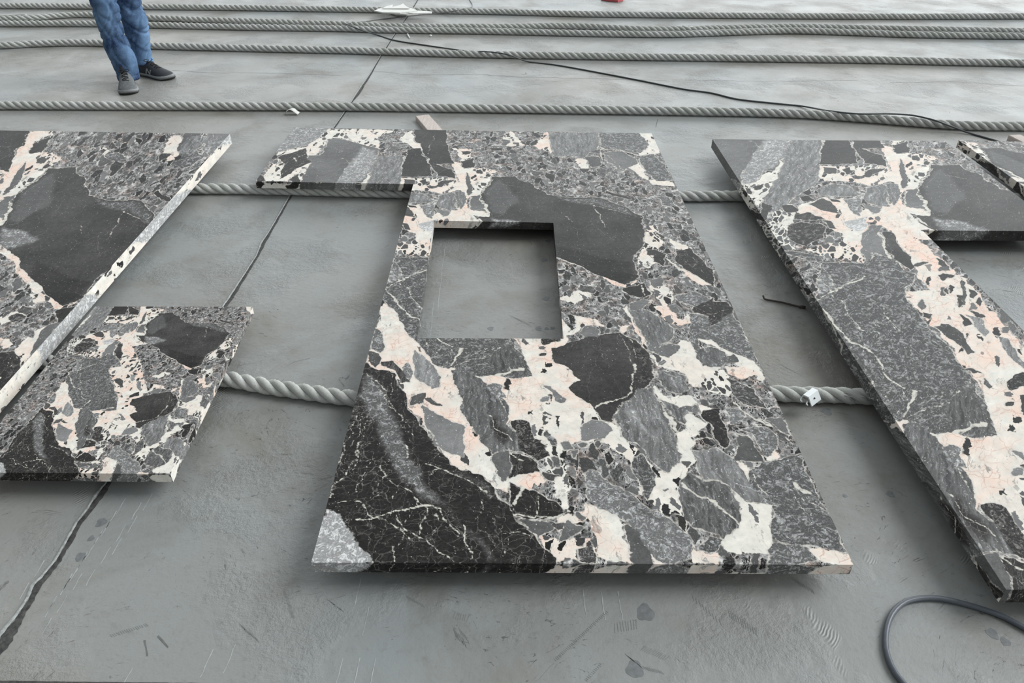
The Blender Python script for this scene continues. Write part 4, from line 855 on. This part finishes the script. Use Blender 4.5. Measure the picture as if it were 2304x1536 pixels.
# folded white paper scrap in front of the rope
prof = [(640, 256, 0), (645, 251, .016), (652, 248, .030), (656, 248, .032), (662, 251, .024), (668, 253, .012), (672, 254, .006)]
V, F = [], []
for i, (x, y, z) in enumerate(prof):
    base = P(x, 258 if i not in (0,) else 259, 0); wv_ = .012 + .012*(i/6)
    V += [(base.x, base.y - .004*i, z + .002), (base.x + .004, base.y + wv_, z + .004 + .004*math.sin(i*2.0))]
    if i: F.append((2*i-2, 2*i-1, 2*i+1, 2*i))
o = mk('paper_scrap', V, F, plain('paper', srgb(226, 226, 222), .8, .05, 60)); so = o.modifiers.new('thickness', 'SOLIDIFY'); so.thickness = .0012
tag(o, 'folded white paper scrap leaning in front of the rope between person and slabs', 'paper scrap')
# bent rod on the floor
rust = plain('rusty_steel', srgb(74, 68, 64), .7, .3, 120, metal=.2)
m = MB(); m.tube(spline([P(1717, 665, .012), P(1719, 670, .008), P(1722, 673, .005), P(1760, 680, .005), P(1800, 690, .006), P(1812, 691, .006)], .008), [.0035]*1 and .0036, 8)
o = m.build('steel_rod', rust); tag(o, 'short dark bent metal rod on the floor between centre and right slabs', 'rod')
m = MB(); m.tube([P(1798, 689, .006), P(1812, 691.5, .006)], .0062, 10); m.build('rod_head', rust, o)
# white bracket on the near rope
wp = plain('white_plastic', srgb(222, 226, 226), .35, .04, 40, spec=.5)
c = P(1826, 888, .062); root = empty('plastic_bracket', c); tag(root, 'white angled plastic bracket with a hole lying on the near rope', 'bracket')
ax = (P(1838, 874, .055)-P(1814, 892, .055)).normalized(); sd_ = Vector((ax.y, -ax.x, 0))
m = MB()
prof = [(-.022, -.014), (-.014, .006), (.004, .008), (.022, -.018), (.019, -.020), (.003, .003), (-.011, .002), (-.019, -.015)]
rings = [[ax*t_ + sd_*u_ + Vector((0, 0, v_)) for u_, v_ in prof] for t_ in (-.026, -.01, .01, .026)]
m.loft(rings); m.build('bracket_body', wp, root, smooth=False)
m = MB(); cc = ax*-.004 + sd_*.0135 - Vector((0, 0, .003)); nrm = (sd_*.82 + Vector((0, 0, .57))).normalized()
m.tube([cc - nrm*.001, cc + nrm*.0012], .0026, 12); o = m.build('screw_hole', plain('dark_hole', srgb(58, 60, 62), .7), root); tag(o, 'dark round hole')
m = MB()
for k, (u_, v_) in enumerate(((-.016, -.006), (.004, -.008))):
    m.tube([ax*-.026 + sd_*u_ + Vector((0, 0, v_)), ax*-.037 + sd_*(u_+.004) + Vector((0, 0, v_-.004)), ax*-.042 + sd_*(u_+.010) + Vector((0, 0, v_-.001))], .0022, 6)
m.build('hook', wp, root)
# frayed rope tuft
m = MB(); rnd = random.Random(12)
for k in range(46):
    s_ = P(1880 + rnd.random()*44, 878 + rnd.random()*14, .045 - .03*rnd.random()); e_ = s_ + Vector((.03+.05*rnd.random(), -.012+.03*(rnd.random()-.5), -.02*rnd.random())); e_.z = max(.003, e_.z)
    m.tube([s_, (s_+e_)/2 + Vector((0, 0, .008)), e_], .0011, 4)
o = m.build('rope_fibres', ROPE); tag(o, 'loose frayed fibres sticking off the near rope beside the bracket', 'rope fibres', kind='stuff')

# ------------------------------------------------------------------ person (only the legs are in frame)
jean = NT('denim'); v = jean.obj(); n1 = jean.noise(v, 5, 5, .6); n2 = jean.noise(jean.mapv(v, scale=(1, 1, .5)), 140, 3, .7)
cj = jean.mix(jean.rng(n1, .38, .64), srgb(36, 56, 88), srgb(104, 134, 168)); cj = jean.mix(jean.mul(jean.rng(n2, .4, .7), .25), cj, srgb(128, 150, 176)); jean.bump(n2, .3, .002)
DEN = jean.fin(cj, .9, .15)
YP = P(290, 192).y
per = empty('person', (P(300, 185).x, YP, 0)); tag(per, 'person standing in blue jeans and dark running shoes, only the lower legs in view', 'person')
off = per.location
def child(o): o.location = (0, 0, 0); return o
def leg_rings(spec, Y0, seed):
    rings = []; n = 72
    sp2 = []
    for (a, b) in zip(spec, spec[1:]):
        for k in range(14): sp2.append(tuple(a[i]+(b[i]-a[i])*k/14 for i in range(5)))
    sp2.append(spec[-1])
    for (cx, cy, cz, rx, ry) in sp2:
        ring = []
        for k in range(n):
            a = 2*math.pi*k/n; p = Vector((cx + rx*math.cos(a), cy + ry*math.sin(a), cz))
            q_ = p*1.0; na = mnoise.noise(Vector((q_.x*4.5 + seed, q_.y*4.5, q_.z*8 + q_.x*8))); nb = mnoise.noise(Vector((q_.x*6, q_.y*6 + seed, q_.z*11 - q_.x*12 + 3)))
            f = -math.exp(-(na/.09)**2)*.9 - math.exp(-(nb/.08)**2)*.7 + .5 + .5*na
            fold = f*.0125*min(1, max(.2, (cz-.07)/.12))
            p += Vector((math.cos(a), math.sin(a), 0))*fold; ring.append(p - off)
        rings.append(ring)
    return rings
def leg_spec(cols, Y, hip):
    out = []
    for (xl, xr, y) in cols:
        a, b = PY(xl, y, Y), PY(xr, y, Y); out.append(((a.x+b.x)/2, Y, a.z, (b.x-a.x)/2*.93, (b.x-a.x)/2*.95))
    top = out[-1]; hz = .80
    out.append((top[0] + (hip[0]-top[0])*.5, Y + (hip[1]-Y)*.5, (top[2]+hz)/2, .088, .092)); out.append((hip[0], hip[1], hz, .095, .105)); return out
YF, YR = P(288, 188).y, P(315, 168).y
hipc = Vector((PY(215, 0, YF).x, (YF+YR)/2, .95))
lf = leg_spec([(267, 313, 176), (263, 313, 164), (250, 305, 135), (236, 292, 105), (228, 280, 80), (218, 272, 50), (209, 266, 20), (204, 262, 0)], YF, (hipc.x-.07, hipc.y-.03))
lr = leg_spec([(309, 344, 141), (304, 343, 132), (296, 341, 110), (284, 335, 80), (276, 331, 50), (268, 322, 20), (262, 316, 0)], YR, (hipc.x+.09, hipc.y+.03))
m = MB(); m.loft(leg_rings(lf, YF, 1.3)); m.loft(leg_rings(lr, YR, 7.7))
pel = [[Vector((hipc.x + rx*math.cos(a*math.pi/16), hipc.y + ry*math.sin(a*math.pi/16), z)) - off for a in range(32)] for z, rx, ry in ((.72, .07, .09), (.78, .155, .11), (.86, .175, .12), (.95, .17, .118), (1.02, .155, .11))]
m.loft(pel); jo = m.build('jeans', DEN, per)
for sp0, sd2 in ((lf, 1.3), (lr, 7.7)):
    m = MB(); cx, cy, cz, rx, ry = sp0[0]
    m.loft([[Vector((cx + (rx+e)*math.cos(a*math.pi/16), cy + (ry+e)*math.sin(a*math.pi/16), cz+dz)) - off for a in range(32)] for dz, e in ((-.004, -.004), (-.006, .004), (.006, .007), (.024, .007), (.030, .001))], caps=False)
    m.build('jeans_hem', DEN, jo)
# upper body, above the frame
m = MB(); jac = plain('dark_jacket', srgb(60, 66, 78), .85, .2, 30)
prof = [(.93, .165, .115), (1.05, .165, .115), (1.2, .18, .12), (1.35, .20, .125), (1.44, .18, .11), (1.50, .09, .08), (1.53, .065, .065)]
m.loft([[Vector((hipc.x + rx*math.cos(a*math.pi/12), hipc.y + ry*math.sin(a*math.pi/12), z)) - off for a in range(24)] for z, rx, ry in prof])
for s_ in (-1, 1):
    sh = Vector((hipc.x + s_*.19, hipc.y, 1.40)) - off; el_ = sh + Vector((s_*.05, .01, -.28)); wr_ = el_ + Vector((s_*.0, -.06, -.25)); m.tube(spline([sh, el_, wr_], .05), .05, 12)
m.build('jacket', jac, per)
skin = plain('skin', srgb(196, 150, 124), .6, .06, 20)
m = MB(); hc = Vector((hipc.x, hipc.y, 1.64)) - off
rings = []
for k in range(13):
    z = -.15 + k*.0225; t_ = (k/12); r_ = .078*math.sin(math.pi*min(.97, max(.06, .18 + t_*.8)))**.6
    rings.append([hc + Vector((r_*math.cos(a*math.pi/12), r_*1.2*math.sin(a*math.pi/12) - (.012 if (a in (17, 18, 19) and 5 <= k <= 7) else 0), z)) for a in range(24)])
m.loft(rings); m.build('head', skin, per)
for s_ in (-1, 1):
    m = MB(); w_ = Vector((hipc.x + s_*.24, hipc.y - .05, .87)) - off
    m.tube([w_, w_ + Vector((0, -.01, -.05)), w_ + Vector((0, -.012, -.09))], [.026, .038, .032], 10)
    for f_ in range(4): b_ = w_ + Vector(((f_-1.5)*.018, -.012, -.088)); m.tube([b_, b_ + Vector((0, -.008, -.035)), b_ + Vector((0, -.022, -.060 - .006*(1.5-abs(f_-1.5))))], [.009, .0085, .006], 8)
    b_ = w_ + Vector((-s_*.034, -.012, -.04)); m.tube([b_, b_ + Vector((-s_*.016, -.016, -.03)), b_ + Vector((-s_*.012, -.022, -.055))], [.011, .010, .007], 8); m.build('hand', skin, per)
m = MB(); m.loft([[hc + Vector((r_*math.cos(a*math.pi/12), .015 + r_*1.15*math.sin(a*math.pi/12), z)) for a in range(24)] for z, r_ in ((.03, .083), (.07, .088), (.105, .078), (.13, .045), (.138, .01))]); m.build('hair', plain('dark_hair', srgb(34, 30, 28), .6), per)
# shoes
mesh_grey = plain('shoe_mesh', srgb(98, 101, 103), .85, .35, 110, bump=.4); mesh_blk = plain('shoe_dark', srgb(46, 48, 52), .7, .25, 120, bump=.3)
solew = plain('shoe_sole', srgb(128, 130, 130), .6, .15, 40); soleb = plain('shoe_outsole', srgb(36, 36, 38), .8); lace = plain('lace', srgb(30, 32, 34), .8); patch = plain('shoe_patch', srgb(150, 148, 142), .6, .12, 80)
# outline of a shoe along its length t: half width, top height, heel 0 .. toe 1
SHS = 1.22
SH = [(0.0, .020, .055), (.04, .031, .075), (.12, .036, .088), (.25, .037, .092), (.38, .037, .088), (.50, .041, .074), (.62, .046, .060), (.74, .049, .050), (.85, .046, .043), (.93, .036, .036), (.98, .021, .026), (1.0, .008, .018)]
SH = [(t, w_*SHS, h_*1.16) for t, w_, h_ in SH]
def shoe(heel, toe, upm, label, shoe_len=.285):
    h, t_ = P(*heel), P(*toe); d = (t_-h); d.z = 0; d.normalize(); c = (h+t_)/2; nn = Vector((-d.y, d.x, 0))
    r = empty('shoe', c - off); r.parent = per; r['label'] = label
    at = lambda t, u, z: d*((t-.5)*shoe_len) + nn*u + Vector((0, 0, z))
    m = MB(); rings = []
    for (t, w_, h_) in SH:
        ring = []
        for k in range(20):
            a = math.pi*k/19; u = w_*math.cos(a)*(1 - .18*(math.sin(a)**2)*(1 if t < .5 else .3)); z = .020 + (h_-.020)*abs(math.sin(a))**.75
            ring.append(at(t, u, z))
        ring.append(at(t, -w_*.5, .018)); ring.append(at(t, w_*.5, .018)); rings.append(ring)
    m.loft(rings); m.build('upper', upm, r)
    for nm, mt, z0, z1, g_ in (('midsole', solew, .008, .026, 1.10), ('outsole', soleb, 0.0, .009, 1.06)):
        m = MB(); outl = [(t, w_*g_) for t, w_, _ in SH]; n_ = len(outl)
        ring = lambda z, q_: [at(-.012+t*1.03, w_*q_, z + (.010*max(0, t-.85)/.15 if t > .85 else 0)) for t, w_ in outl] + [at(-.012+t*1.03, -w_*q_, z + (.010*max(0, t-.85)/.15 if t > .85 else 0)) for t, w_ in outl[::-1]]
        m.loft([ring(z0, .96), ring((z0+z1)/2, 1.02), ring(z1, .98)]); m.build(nm, mt, r)
    m = MB()
    for k in range(6):
        t = .34 + k*.055; w_ = .020; h_ = np.interp(t, [q_[0] for q_ in SH], [q_[2] for q_ in SH])
        s_ = 1 if k % 2 else -1; m.tube([at(t, -w_*s_, h_-.004), at(t+.012, 0, h_+.004), at(t+.03, w_*s_, h_-.006)], .0028, 6)
    h_ = .104
    for s_ in (-1, 1): m.tube(spline([at(.36, 0, h_+.004), at(.33, s_*.020, h_+.014), at(.36, s_*.034, h_+.004), at(.40, s_*.012, h_+.004)], .006), .0024, 6)
    m.build('laces', lace, r)
    for s_ in (-1, 1):                                             # side lettering patch, an N on each flank
        m = MB()
        def sd3(t, z):
            w_ = np.interp(t, [q_[0] for q_ in SH], [q_[1] for q_ in SH]); hh = np.interp(t, [q_[0] for q_ in SH], [q_[2] for q_ in SH])
            a = math.asin(min(1, max(0, (z-.020)/(hh-.020)))**(1/.75)); u = w_*math.cos(a)*(1 - .18*(math.sin(a)**2)*(1 if t < .5 else .3)); return at(t, s_*(u+.0018), z)
        def stroke(a, b, w_):
            n_ = 6
            for i in range(n_):
                p, q_ = [(a[0]+(b[0]-a[0])*k/n_, a[1]+(b[1]-a[1])*k/n_) for k in (i, i+1)]
                vs_ = [sd3(p[0]-w_, p[1]), sd3(p[0]+w_, p[1]), sd3(q_[0]+w_, q_[1]), sd3(q_[0]-w_, q_[1])]; m.add(vs_, [(0, 1, 2, 3)])
        stroke((.36, .028), (.40, .064), .020); stroke((.50, .028), (.53, .060), .020); stroke((.40, .064), (.50, .028), .022)
        m.build('side_letter', patch, r)
    m = MB(); m.tube([at(.2, 0, .05), at(.19, 0, .14)], [.028, .030], 14); m.build('sock', mesh_blk, r)
    return r
shoe((287, 178), (292, 225), mesh_grey, 'grey running shoe pointing to the camera', .30)
shoe((306, 164), (402, 182), mesh_blk, 'black running shoe pointing right', .31)
